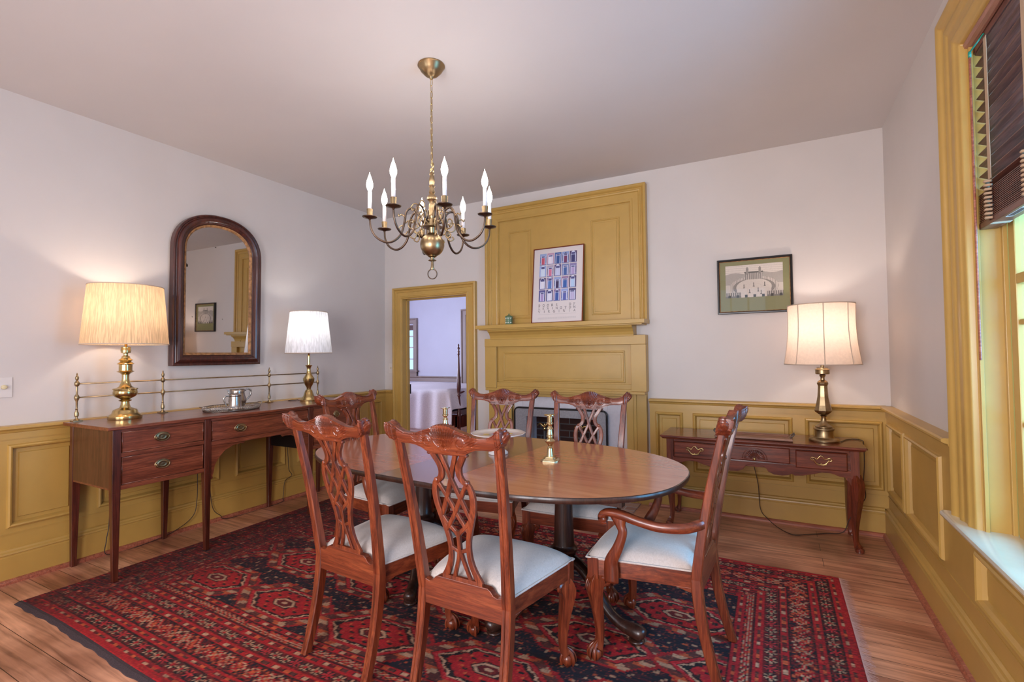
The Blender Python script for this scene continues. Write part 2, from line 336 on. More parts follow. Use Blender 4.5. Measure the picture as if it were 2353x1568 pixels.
# ------------------------------------------------------------------ wainscot
PF = [(0, .034), (.004, .046), (.012, .052), (.02, .048), (.026, .034), (.03, .018), (.052, .018)]   # bolection then recessed field
PI_ = [(.052, .018), (.056, .026)]
def wainscot(name, fn, runs, panels, low=()):
    mb = MB()
    for s0, s1, zt in runs:
        # solid backing with its rails; panel fields are let into it below
        cuts = sorted([p for p in panels if p[0] >= s0-.001 and p[1] <= s1+.001])
        s = s0
        for p in cuts:
            mb.prism([(s, .19), (p[0], .19), (p[0], zt), (s, zt)], fn, 0, .034)
            mb.prism([(p[0], .19), (p[1], .19), (p[1], p[2]), (p[0], p[2])], fn, 0, .034)
            if zt > p[3]: mb.prism([(p[0], p[3]), (p[1], p[3]), (p[1], zt), (p[0], zt)], fn, 0, .034)
            s = p[1]
        mb.prism([(s, .19), (s1, .19), (s1, zt), (s, zt)], fn, 0, .034)
        for zz in ([.276] + ([.828] if zt > .8 else [])):
            mb.prism([(s0, zz), (s1, zz), (s1, zz+.006), (s0, zz+.006)], fn, .034, .038)
        if zt > .8:   # fascia and chair rail
            mb.prism([(s0, .832), (s1, .832), (s1, .884), (s0, .884)], fn, .034, .04)
            rail = [(0, .911), (.064, .909), (.072, .903), (.072, .893), (.064, .887), (.05, .884), (.046, .872), (.04, .868), (0, .868)]
            mb.loops([[fn(s_, z, d) for d, z in rail] for s_ in (s0, s1)], cap0=True, cap1=True)
    for p0, p1, z0, z1 in panels:
        frame_sweep(mb, fn, p0, p1, z0, z1, PF+PI_)
        t = .056; q = [(p0+t, z0+t), (p1-t, z0+t), (p1-t, z1-t), (p0+t, z1-t)]; mb.add([fn(a, b, .026) for a, b in q], [(0, 1, 2, 3)])
    return struct(mb, name, 'ochre')
def baseboard(name, fn, s0, s1):
    mb = MB(); prof = [(0, 0), (.062, 0), (.062, .152), (.058, .156), (.058, .162), (.064, .166), (.062, .176), (.052, .182), (.048, .192), (.036, .197), (0, .197)]
    mb.loops([[fn(s, z, d) for d, z in prof] for s in (s0, s1)], cap0=True, cap1=True); return struct(mb, name, 'ochre')
def shoe(name, fn, s0, s1, b=.062):
    mb = MB(); prof = [(b, 0), (b+.02, 0), (b+.019, .012), (b+.012, .022), (b, .026)]
    mb.loops([[fn(s, z, d) for d, z in prof] for s in (s0, s1)], cap0=True, cap1=True); return struct(mb, name, 'shoe')
zt = .87
wainscot('trim_1', WL, [(YF, 0, zt)], [(-4.6, -3.35, .313, .8), (-3.195, -2.85, .313, .8), (-2.76, -1.95, .313, .8), (-1.82, -1.35, .313, .8), (-1.22, -.42, .313, .8), (-.3, -.1, .313, .8)])
wainscot('trim_2', WB, [(3.04, WX-.03, zt)], [(3.088, 3.314, .313, .8), (3.39, 4.11, .313, .8), (4.19, 4.665, .313, .8)])
wainscot('trim_3', WR, [(-1.5, -.03, zt), (WY0-.2, -1.5, .545), (YF, WY0-.2, zt)], [(-.58, -.09, .313, .8), (-1.333, -.633, .313, .8), (-2.72, -1.78, .313, .52), (-4.2, -3.1, .313, .8)])
wainscot('trim_4', WB, [(.03, .152, zt)], [])
baseboard('baseboard_left', WL, YF, 0); shoe('trim_5', WL, YF, 0)
baseboard('baseboard_back', WB, 3.02, WX-.06); shoe('trim_6', WB, 3.03, WX)
baseboard('baseboard_right', WR, YF, 0); shoe('trim_7', WR, YF, 0)
baseboard('baseboard_corner', WB, .05, .152)

# ------------------------------------------------------------------ doorway to bedroom
d = empty('door_1', (.7, 0, 0)); d['kind'] = 'structure'
def P(o, mb, name, m, **k):   # world-space mesh under an empty that is not rotated
    l = o.location; mb.v = [(a-l.x, b-l.y, c-l.z) for a, b, c in mb.v]; return mb.build(name, m, parent=o, **k)
m = MB(); frame_sweep(m, WB, DX0-.125, DX1+.125, 0, DZ+.125, [(t, dd) for t, dd in CASING[:-1]]+[(.125, .022), (.125, 0)], True); P(d, m, 'casing', 'ochre')
m = MB()
for x0, x1 in ((DX0-.02, DX0+.003), (DX1-.003, DX1+.02)): m.box(x0, x1, -.02, .108, 0, DZ+.02)
m.box(DX0, DX1, -.02, .108, DZ-.003, DZ+.02); m.box(DX0, DX0+.012, .05, .085, 0, DZ-.003); m.box(DX1-.012, DX1, .05, .085, 0, DZ-.003); m.box(DX0, DX1, .05, .085, DZ-.014, DZ-.003)
P(d, m, 'jamb', 'ochre', bev=.002)
m = MB(); m.box(DX0+.002, DX0+.012, .1085, .118, .86, .97); P(d, m, 'strike_plate', 'black')

# ------------------------------------------------------------------ bedroom beyond
m = MB(); m.box(-3.4, -2.95, 3.237, 3.4, 0, CEIL); m.box(-2.95, -2.22, 3.237, 3.4, 0, 1.0); m.box(-2.95, -2.22, 3.237, 3.4, 1.9, CEIL); m.box(-2.22, 3, 3.237, 3.4, 0, CEIL); struct(m, 'wall_bedroom_back', 'bed_wall')
m = MB(); m.box(-3.6, -3.4, .10, .25, 0, CEIL); m.box(-3.6, -3.4, 1.25, 3.4, 0, CEIL); m.box(-3.6, -3.4, .25, 1.25, 0, .8); m.box(-3.6, -3.4, .25, 1.25, 2.4, CEIL); struct(m, 'wall_bedroom_left', 'bed_wall')  # unseen side opening added so that light reaches the coverlet
m = MB(); m.box(2.9, 3.1, .10, 3.4, 0, CEIL); struct(m, 'wall_bedroom_right', 'bed_wall')
m = MB(); m.box(-3.4, -.25, .0, .10, 0, CEIL); struct(m, 'wall_bedroom_front', 'bed_wall')
m = MB(); m.loops([[(x, 3.237-dd, z) for dd, z in ((0, .8), (.02, .8), (.02, .87), (.045, .885), (.045, .9), (0, .905))] for x in (-3.4, -1.11)], cap0=True, cap1=True); struct(m, 'trim_8', 'taupe')
w = empty('window_2', (-2.6, 3.23, 1)); w['kind'] = 'structure'
def WF(s, z, dd): return (s, 3.237-dd, z)
m = MB(); frame_sweep(m, WF, -3.07, -2.15, .93, 2.03, [(0, 0), (0, .035), (.02, .04), (.03, .025), (.09, .025), (.1, .015), (.1, 0)]); P(w, m, 'casing', 'taupe')
m = MB(); m.box(-3.1, -2.12, 3.17, 3.237, .985, 1.01); m.box(-3.07, -2.15, 3.2, 3.237, .9, .985); P(w, m, 'sill', 'taupe', bev=.003)
m = MB()
for z in (1.0, 1.22, 1.45, 1.67, 1.88): m.box(-2.95, -2.22, 3.3, 3.33, z, z+.022)
for x in (-2.95, -2.72, -2.48, -2.245): m.box(x, x+.025, 3.3, 3.33, 1.0, 1.9)
P(w, m, 'sash', 'white_plastic'); m = MB(); m.box(-2.95, -2.22, 3.312, 3.318, 1, 1.9); P(w, m, 'glass', 'glass')
m = MB(); m.box(-2.94, -2.23, 3.26, 3.29, 1.8, 1.9); P(w, m, 'blind', 'blind')
m = MB(); frame_sweep(m, WF, -1.11, -.1, 0, 2.145, [(0, 0), (0, .04), (.02, .045), (.03, .028), (.1, .028), (.11, .01), (.11, 0)], True); m.box(-1.0, -.21, 3.21, 3.237, 0, 2.035); struct(m, 'door_2', 'taupe')
bed = empty('four_poster_bed', (-.9, 1.95, 0)); tag(bed, 'white covered high bed with a turned wooden post seen through doorway', 'bed')
def cover():
    mb = MB(); nx, ny = 60, 40; vs = []; fs = []
    x0, x1, y0, y1 = -1.6, .05, 1.16, 2.6
    for j in range(ny+1):
        for i in range(nx+1):
            u, v = i/nx, j/ny; X = x0-.02+(x1-x0+.3)*u; Y = y0-.55+(y1-y0+.55)*v; z = .825+.012*math.sin(9*u)*math.sin(7*v)
            ox = max(0, X-x1); oy = max(0, y0-Y); o_ = math.hypot(ox, oy)
            if o_ > 0:
                k = min(1, o_/.12); z -= o_*k*(1.0 if oy > ox else .95)+0; X = x1+min(ox, .05+ox*.22) if ox > 0 else X; Y = y0-min(oy, .04+oy*.06) if oy > 0 else Y
                Y += .012*math.sin(X*23)*k*(oy > 0); X += .012*math.sin(Y*20)*k*(ox > 0)
            vs.append((X, Y, z+.015*math.exp(-((v-.45)/.08)**2)*0)); 
    for j in range(ny):
        for i in range(nx): k = j*(nx+1)+i; fs.append((k, k+1, k+nx+2, k+nx+1))
    return mb.add(vs, fs, True)
P(bed, cover(), 'coverlet', 'linen', solid=.012, sub=1)
m = MB(); m.box(-1.6, -.01, 1.22, 2.6, .5, .80); P(bed, m, 'mattress', 'mattress', bev=.04)
m = MB(); m.box(-1.6, .15, 1.24, 1.28, .3, .48); m.box(-1.6, .15, 2.56, 2.6, .3, .48); m.box(.12, .16, 1.24, 2.6, .3, .46); P(bed, m, 'bed_rail', 'bedwood')
pp = [(.03, 0), (.03, .3), (.036, .32), (.036, .5), (.028, .53), (.022, .55), (.034, .6), (.026, .68), (.02, .72), (.034, .74), (.02, .76), (.028, .8), (.038, .86), (.034, .95), (.022, 1.1), (.016, 1.28), (.014, 1.3), (.024, 1.31), (.016, 1.33), (.022, 1.35), (.012, 1.37), (.026, 1.395), (.014, 1.41), (.01, 1.42), (.016, 1.44), (.002, 1.46)]
for x, y in ((.14, 1.3), (.15, 2.6)):
    m = MB(); m.lathe([(r_*.8, z_) for r_, z_ in pp], (x, y, 0), 16); P(bed, m, 'post', 'bedwood')
m = MB(); m.tube([(.16, 1.3, .78), (.0, 1.8, .79), (.16, 2.6, .78)], .012, 8); P(bed, m, 'foot_rail', 'bedwood')
ch = empty('bedside_chest', (.62, 2.2, 0)); tag(ch, 'dark red chest standing beyond the bed inside the doorway', 'chest')
m = MB(); m.box(.3, .95, 1.85, 2.55, .06, .78); P(ch, m, 'body', 'bedwood', bev=.004)
m = MB(); m.box(.28, .97, 1.83, 2.57, .78, .8); P(ch, m, 'top', 'bedwood', bev=.004)
for x, y in ((.32, 1.88), (.92, 1.88), (.32, 2.5), (.92, 2.5)): m = MB(); m.lathe([(.03, 0), (.035, .03), (.03, .06)], (x, y, 0), 12); P(ch, m, 'foot', 'bedwood')

# ------------------------------------------------------------------ fireplace
fp = empty('fireplace', (2.27, -.02, 0)); tag(fp, 'ochre painted panelled fireplace with mantel shelf and tall overmantel', 'fireplace')
m = MB()   # overmantel casing, field and panels
OC = [(0, .003), (0, .07), (.016, .076), (.028, .066), (.036, .05), (.044, .05), (.05, .056), (.062, .054), (.068, .044), (.118, .044), (.122, .04), (.14, .04), (.144, .026), (.15, .026)]
frame_sweep(m, WB, 1.41, 3.04, 1.56, 2.79, OC, True)
m.prism([(1.56, 1.56), (2.89, 1.56), (2.89, 2.64), (1.56, 2.64)], WB, .003, .026)
for a, b in ((1.665, 1.915), (2.53, 2.80)):
    frame_sweep(m, WB, a, b, 1.655, 2.53, [(0, .026), (.004, .033), (.012, .033), (.018, .022), (.026, .018), (.026, .026)])
    m.prism([(a+.03, 1.685), (b-.03, 1.685), (b-.03, 2.5), (a+.03, 2.5)], WB, .026, .03)
P(fp, m, 'overmantel', 'ochre', bev=.0015, seg=1)
m = MB(); m.box(1.372, 3.045, -.2, -.003, 1.557, 1.592); m.box(1.40, 3.02, -.185, -.003, 1.545, 1.557)
cove = [(.003, 1.545), (.17, 1.545), (.165, 1.53), (.14, 1.515), (.12, 1.49), (.112, 1.465), (.11, 1.45), (.003, 1.45)]
m.loops([[WB(s, z, dd) for dd, z in cove] for s in (1.49, 2.93)], cap0=True, cap1=True); P(fp, m, 'mantel_shelf', 'ochre', bev=.002)
m = MB(); PX = [(1.42, 1.55), (2.9, 3.03)]
m.prism([(1.42, 1.38), (3.03, 1.38), (3.03, 1.46), (1.42, 1.46)], WB, .003, .105)           # frieze head
for a, b in PX:
    m.prism([(a, .9695), (b, .9695), (b, 1.3795), (a, 1.3795)], WB, .003, .098)
m.prism([(1.55, .98), (2.9, .98), (2.9, 1.38), (1.55, 1.38)], WB, .003, .06)
frame_sweep(m, WB, 1.61, 2.84, 1.04, 1.325, [(0, .06), (.004, .068), (.014, .068), (.022, .055), (.03, .05), (.034, .06)])
m.prism([(1.645, 1.075), (2.805, 1.075), (2.805, 1.29), (1.645, 1.29)], WB, .05, .062)
for z0, z1, dd in ((.985, 1.03, .085), (.945, .985, .09), (.925, .95, .1)): m.prism([(1.55, z0), (2.9, z0), (2.9, z1), (1.55, z1)], WB, .003, dd)
m.prism([(1.43, .945), (3.02, .945), (3.02, .968), (1.43, .968)], WB, .003, .112)
for a, b, s_ in ((1.44, 1.71, 1), (2.85, 3.02, -1)):                                           # side pilasters, fluted edge
    m.prism([(a, 0), (b, 0), (b, .9445), (a, .9445)], WB, .003, .06)
    e = b if s_ > 0 else a
    for k, (w_, dd) in enumerate(((.085, .072), (.06, .08), (.03, .068))):
        m.prism([(e-s_*.001, 0), (e-s_*w_, 0), (e-s_*w_, .944), (e-s_*.001, .944)], WB, .01, dd)
m.prism([(1.7, .895), (2.87, .895), (2.87, .945), (1.7, .945)], WB, .003, .07)
P(fp, m, 'surround', 'ochre', bev=.002, seg=1)
m = MB()   # white plaster reveal of the opening
m.box(1.7, 1.8, -.02, .3, 0, .9); m.box(2.66, 2.86, -.02, .3, 0, .9); m.box(1.8, 2.66, -.02, .3, .76, .9); P(fp, m, 'plaster_reveal', 'plaster', bev=.003)
m = MB(); m.box(1.8, 2.66, .3, .33, 0, .76); P(fp, m, 'firebox', 'firebrick')
m = MB(); m.box(1.66, 2.96, -.34, .3, .0005, .008); P(fp, m, 'hearth', 'hearth')
sc = empty('fire_screen', (2.2, -.06, 0)); tag(sc, 'grey metal fireplace screen with black rounded rim and dark opening', 'fire screen')
def rrect(x0, x1, z0, z1, r, n=6):
    o = []
    for cx, cz, a0 in ((x1-r, z1-r, 0), (x0+r, z1-r, 90), (x0+r, z0+r, 180), (x1-r, z0+r, 270)):
        for k in range(n+1): a = R(a0+90*k/n); o.append((cx+r*math.cos(a), cz+r*math.sin(a)))
    return o
m = MB()
for x0, x1, z0, z1 in ((1.75, 1.87, .03, .775), (2.58, 2.66, .03, .775), (1.87, 2.58, .705, .775), (1.87, 2.58, .03, .12)): m.box(x0, x1, -.075, -.06, z0, z1)
P(sc, m, 'panel', 'greymetal')
m = MB(); m.tube([(a, -.07, b) for a, b in rrect(1.74, 2.67, .02, .785, .045)], .009, 8, closed=True); P(sc, m, 'rim', 'black')
for x in (1.86, 2.56):
    m = MB(); m.tube([(x, -.07, .2), (x+.04, -.16, .01)], .007, 8); P(sc, m, 'leg', 'black')
for x, nm in ((2.0, 'l'), (2.38, 'r')):
    an = empty('andiron', (x, .06, 0)); tag(an, 'iron andiron topped with a winged brass finial, %s one behind the fire screen' % ('left' if nm == 'l' else 'right'), 'andiron', 'andirons in the fireplace')
    m = MB(); m.tube([(x, .06, .2), (x, .06, .55)], .012, 8); m.tube(crv([(x-.1, .02, .0), (x-.06, .04, .16), (x, .06, .22), (x+.06, .04, .16), (x+.1, .02, 0)], 6), .012, 8); m.tube([(x, .06, .2), (x, .28, .18), (x, .28, 0)], .012, 6); P(an, m, 'iron_frame', 'iron')
    m = MB(); m.tube(crv([(x-.07, .05, .60), (x-.04, .05, .62), (x, .05, .595), (x+.04, .05, .62), (x+.07, .05, .60)], 5), [.002+.008*math.sin(PI*k/20)+.004 for k in range(21)], 8); m.lathe([(.002, .55), (.014, .56), (.018, .575), (.01, .59), (.006, .6), (.012, .61), (.001, .63)], (x, .06, 0), 16); P(an, m, 'finial', 'brass')

# ------------------------------------------------------------------ dining chairs
def yb(z):      # set-back of the chair's back (behind the seat centre) at height z
    if z >= .40: t = (z-.40)/.62; return -.196-.118*t-.01*math.sin(PI*t)*-1
    t = (.40-z)/.40; return -.196-.02*t-.058*t*t
def xs(z):      # half-distance of the rear posts
    if z >= .40: return .186+.034*(z-.40)/.6
    return .186+.004*(.4-z)/.4
def post(s, z0, z1, n, top=False):
    mb = MB(); lp = []
    for k in range(n+1):
        z = z0+(z1-z0)*k/n; x, y = s*xs(z), yb(z)
        if z < .40: w, d = .019-.003*(1-z/.4), .021-.003*(1-z/.4)
        else: w, d = .019-.003*(z-.4)/.6, .02-.008*(z-.4)/.6
        lp.append([(x-w, y-d+.004, z), (x-w+.004, y-d, z), (x-.004, y-d, z), (x-.002, y-d+.003, z), (x+.002, y-d+.003, z), (x+.004, y-d, z), (x+w-.004, y-d, z), (x+w, y-d+.004, z), (x+w, y+d-.004, z), (x+w-.004, y+d, z), (x-w+.004, y+d, z), (x-w, y+d-.004, z)])
    mb.loops(lp, cap0=True, cap1=True); return mb
def crest_mb(EW):
    """carved crest rail: serpentine outline, shell in the middle, ribbed rolled ears"""
    nx, nz = 264, 36
    X = np.linspace(-EW, EW, nx+1)
    k = .25/EW
    top = np.interp(X*k, [p[0] for p in TOPC], [p[1] for p in TOPC]); bot = np.interp(X*k, [p[0] for p in BOTC], [p[1] for p in BOTC])
    def face(sgn):
        g = []
        for i, x in enumerate(X):
            ax = abs(x); col = []
            for j in range(nz+1):
                v = j/nz; z = bot[i]+(top[i]-bot[i])*v
                th = .013+.004*math.sin(PI*v)
                # incised line following the edges
                if .08 < v < .16 or .84 < v < .92: th -= .003*(ax > .05)
                # shell
                cx, cz = 0, bot[i]+.012; ang = math.atan2(x, (z-.935)); rr = math.hypot(x, z-.935)
                hw_ = .018+.040*min(1, max(0, (z-.945)/.055))
                if ax < hw_ and z > .945:
                    e = 1-(ax/hw_)**2
                    th += .0018*max(0, e)**.5+.0024*math.cos(ang*58)*min(1, e*4)*min(1, (z-.945)/.02)
                    if j == nz: z += .0022*math.cos(ang*58)*min(1, e*3)
                # scrolls and leaves on both sides of the shell
                dxs, dzs = ax-.072, z-.983; q = math.hypot(dxs, dzs)
                if q < .021: th += .0022*math.sqrt(max(0, 1-(q/.021)**2))-.002*(.0115 < q < .0145)+.001*(q >= .0145)
                if .088 < ax < .145 and z > .975 and q > .018:
                    lf = math.sin((ax*1.0-(z-.98)*2.0)*330); th += .0024*lf*math.sin(PI*(ax-.088)/.057)
                # ears: ribs that swell
                e = max(0, (ax-(EW-.036))/.036)
                if e > 0: th += .008*math.sin(PI*min(1, e*.75+.1))+.004*abs(math.sin(e*PI*2.6))
                if i in (0, nx): th = .012
                col.append((x, yb(z)+sgn*th+.012*e*(-1), z))
            g.append(col)
        return g
    A, B = face(1), face(-1); mb = MB()
    loops = [A[i]+B[i][::-1] for i in range(nx+1)]
    mb.loops(loops, cap0=True, cap1=True, smooth=True)
    for s in (-1, 1):      # ribbed rolled ear at each end
        c = Vector((s*(EW-.004), yb(1.0)-.006, 1.013)); ax = Vector((s*.80, 0, -.6)).normalized(); sd = Vector((0, 1, 0)); up_ = ax.cross(sd)
        pf = [(.003, -.034), (.017, -.032), (.0225, -.027), (.0195, -.0225), (.0235, -.017), (.024, -.012), (.0205, -.0085), (.0235, -.004), (.023, .001), (.019, .0045), (.0195, .009), (.014, .0125), (.003, .015)]
        mb.loops([[c+ax*h+sd*(r_*.92*math.cos(2*PI*k/24))+up_*(r_*1.12*math.sin(2*PI*k/24)) for k in range(24)] for r_, h in pf], cap0=True, cap1=True, smooth=True)
        mb.lathe([(.001, -.026), (.007, -.0255), (.010, -.021), (.015, -.019), (.0155, -.012), (.012, -.006)], (s*(EW-.012), yb(1.0)-.006, 1.018), 16, axis='Y')
    return mb
TOPC = [(-.25, 1.040), (-.238, 1.043), (-.225, 1.036), (-.205, 1.02), (-.18, 1.009), (-.15, 1.006), (-.12, 1.010), (-.09, 1.019), (-.06, 1.028), (-.035, 1.038), (-.02, 1.043), (0, 1.045)]
TOPC += [(-a, b) for a, b in TOPC[-2::-1]]
BOTC = [(-.25, 1.0), (-.24, .985), (-.22, .973), (-.19, .966), (-.16, .966), (-.13, .963), (-.105, .955), (-.085, .944), (-.07, .94), (0, .938)]
BOTC += [(-a, b) for a, b in BOTC[-2::-1]]
def splat_mb(ks=1.0):
    mb = MB()
    def bar(pts, w, th=.0075, n=6, off=0):
        P_ = crv([(a*ks, b) for a, b in pts], n) if len(pts) > 2 else [np.array((a*ks, b)) for a, b in pts]
        vs = []; m_ = len(P_)
        ww = np.interp(np.linspace(0, 1, m_), np.linspace(0, 1, len(w)), w) if hasattr(w, '__len__') else [w]*m_
        lp = []
        for i in range(m_):
            a, b = P_[max(0, i-1)], P_[min(m_-1, i+1)]; t = b-a; t = t/max(1e-9, np.linalg.norm(t)); nn = np.array((-t[1], t[0]))
            l_, r_ = P_[i]+nn*ww[i]/2, P_[i]-nn*ww[i]/2
            c_ = .0018
            lp.append([(l_[0], yb(l_[1])-th+off+c_, l_[1]), ((l_[0]*.82+r_[0]*.18), yb(P_[i][1])-th+off, l_[1]*.82+r_[1]*.18), ((l_[0]*.18+r_[0]*.82), yb(P_[i][1])-th+off, l_[1]*.18+r_[1]*.82), (r_[0], yb(r_[1])-th+off+c_, r_[1]), (r_[0], yb(r_[1])+th+off-c_, r_[1]), ((l_[0]*.18+r_[0]*.82), yb(P_[i][1])+th+off, l_[1]*.18+r_[1]*.82), ((l_[0]*.82+r_[0]*.18), yb(P_[i][1])+th+off, l_[1]*.82+r_[1]*.18), (l_[0], yb(l_[1])+th+off-c_, l_[1])])
        mb.loops(lp, cap0=True, cap1=True)
    for s in (-1, 1):
        bar([(s*a, b) for a, b in ((.072, .945), (.058, .922), (.042, .895), (.038, .87), (.044, .85), (.058, .835), (.066, .825))], (.022, .022, .023, .023, .022, .019, .013), off=.0002)
        bar([(s*a, b) for a, b in ((.060, .842), (.074, .822), (.082, .79), (.080, .75), (.070, .71), (.056, .665), (.044, .62), (.040, .575), (.046, .53), (.060, .495), (.078, .462))], (.013, .021, .023, .023, .022, .021, .020, .020, .022, .024, .028), off=.0005)
        bar([(s*a, b) for a, b in ((.036, .945), (.022, .91), (.008, .875), (.0, .848), (-.012, .818), (-.030, .775), (-.052, .725), (-.068, .695))], .0165, off=.0008*s, th=.007)
        bar([(s*a, b) for a, b in ((.066, .832), (.048, .805), (.028, .772), (.004, .728), (-.016, .695), (-.040, .66), (-.050, .648))], .0155, off=-.0008*s, th=.0068)
        bar([(s*a, b) for a, b in ((.064, .702), (.040, .672), (.016, .65), (0, .632))], .015, off=.0004*s, th=.0065)
        bar([(s*a, b) for a, b in ((.041, .585), (.02, .577), (.0, .568))], .014, off=.0003*s, th=.0066)
        bar([(s*a, b) for a, b in ((.003, .572), (.010, .54), (.022, .505), (.036, .465))], .014, off=.0006*s, th=.0067)
        mb.lathe([(.001, -.0105), (.007, -.0098), (.009, -.008), (.009, .008), (.007, .0098), (.001, .0105)], (s*.066*ks, yb(.836), .836), 14, axis='Y')
        mb.lathe([(.001, -.009), (.006, -.0085), (.007, -.006), (.007, .006), (.001, .008)], (s*.080*ks, yb(.94), .938), 12, axis='Y')
    bar([(0, .65), (.0015, .61), (0, .565)], .016, th=.0072, off=-.0011)
    bar([(-.085, .945), (0, .944), (.085, .945)], .02, off=-.0004)
    bar([(-.088, .462), (0, .462), (.088, .462)], .018, off=-.0006)
    return mb
def seat_half(y, sw, tw):      # half-width of the seat between the rear and the front
    return sw+(tw-sw)*(y+.19)/.42
def cushion_mb(sw, tw):
    mb = MB(); nu, nv = 28, 28; vs = []; fs = []
    def pt(u, v):
        y = -.184+v*.415; hw = seat_half(y, sw, tw)-.010
        x = u*hw; yy = y+(.014*(1-u*u) if v > .5 else 0)*((v-.5)*2)
        e = (1-abs(u)**4)*(1-abs(2*v-1)**4.5)
        z = .427+.050*max(0, e)**.42+.010*e
        return (x, yy, z)
    for j in range(nv+1):
        for i in range(nu+1): vs.append(pt(-1+2*i/nu, j/nv))
    for j in range(nv):
        for i in range(nu): k = j*(nu+1)+i; fs.append((k, k+1, k+nu+2, k+nu+1))
    per = [pt(-1+2*i/nu, 0) for i in range(nu)]+[pt(1, j/nv) for j in range(nv)]+[pt(1-2*i/nu, 1) for i in range(nu)]+[pt(-1, 1-j/nv) for j in range(nv)]
    mb.add(vs, fs, True)
    mb.loops([[(x, y, .427) for x, y, z in per], [(x*.95, y*.97, .419) for x, y, z in per]], cap1=True)
    return mb, [(x*1.015, y*1.01, .4285) for x, y, z in per]
def cabriole(mb, s, fx, fy, ztop=.355):
    # path: knee under the seat corner, ankle drawn in, foot out; s = side
    dx, dy = s*.7071, .7071
    keys = [(-.012, ztop+.01, .026), (.004, ztop-.02, .031), (.013, ztop-.05, .031), (.010, ztop-.09, .026), (.0, .20, .0205), (-.008, .13, .0165), (-.008, .085, .015), (-.002, .062, .017), (.006, .05, .02)]
    P_ = crv(keys, 5); mb.tube([(fx+dx*p[0], fy+dy*p[0], p[1]) for p in P_], [p[2] for p in P_], 12, up=(dx, dy, .01), square=True)
    c = Vector((fx+dx*.012, fy+dy*.012, .026))
    mb.lathe([(.001, -.026), (.014, -.0255), (.024, -.012), (.027, 0), (.023, .014), (.012, .024), (.001, .026)], c, 18)
    for k in range(4):   # talons
        a = math.atan2(dy, dx)+(-1.05, -.35, .35, 1.05)[k]*1.0; ca, sa = math.cos(a), math.sin(a)
        pts = [(c.x-dx*.012+ca*.004, c.y-dy*.012+sa*.004, .074), (c.x+ca*.018, c.y+sa*.018, .055), (c.x+ca*.0285, c.y+sa*.0285, .038), (c.x+ca*.031, c.y+sa*.031, .022), (c.x+ca*.027, c.y+sa*.027, .006)]
        q = crv([(*p, r_) for p, r_ in zip(pts, (.008, .0085, .0078, .0068, .003))], 4); mb.tube([p[:3] for p in q], [p[3] for p in q], 7)
    a = math.atan2(dy, dx)+PI; pts = [(c.x+math.cos(a)*r_, c.y+math.sin(a)*r_, z) for r_, z in ((.004, .07), (.022, .05), (.029, .03), (.027, .008))]
    mb.tube(crv(pts, 4), .007, 7)
    for side in (-1, 1):   # scrolled knee brackets and carved leaf on the knee
        ex, ey = (0, -1) if side > 0 else (-s, 0)
        q = crv([(fx+dx*.0+ex*.02, fy+dy*.0+ey*.02, ztop-.012, .016), (fx+ex*.04, fy+ey*.04, ztop-.012, .013), (fx+ex*.052, fy+ey*.052, ztop-.022, .010), (fx+ex*.045, fy+ey*.045, ztop-.034, .008), (fx+ex*.03, fy+ey*.03, ztop-.045, .006)], 4)
        mb.tube([p[:3] for p in q], [p[3] for p in q], 7)
    for k in (-1, 0, 1):
        q = crv([(fx+dx*.024-dy*k*.012*s, fy+dy*.024+dx*k*.012*s, ztop-.008, .005), (fx+dx*.043-dy*k*.014*s, fy+dy*.043+dx*k*.014*s, ztop-.045, .0062), (fx+dx*.036-dy*k*.007*s, fy+dy*.036+dx*k*.007*s, ztop-.085, .004), (fx+dx*.026, fy+dy*.026, ztop-.115, .002)], 4)
        mb.tube([p[:3] for p in q], [p[3] for p in q], 6)
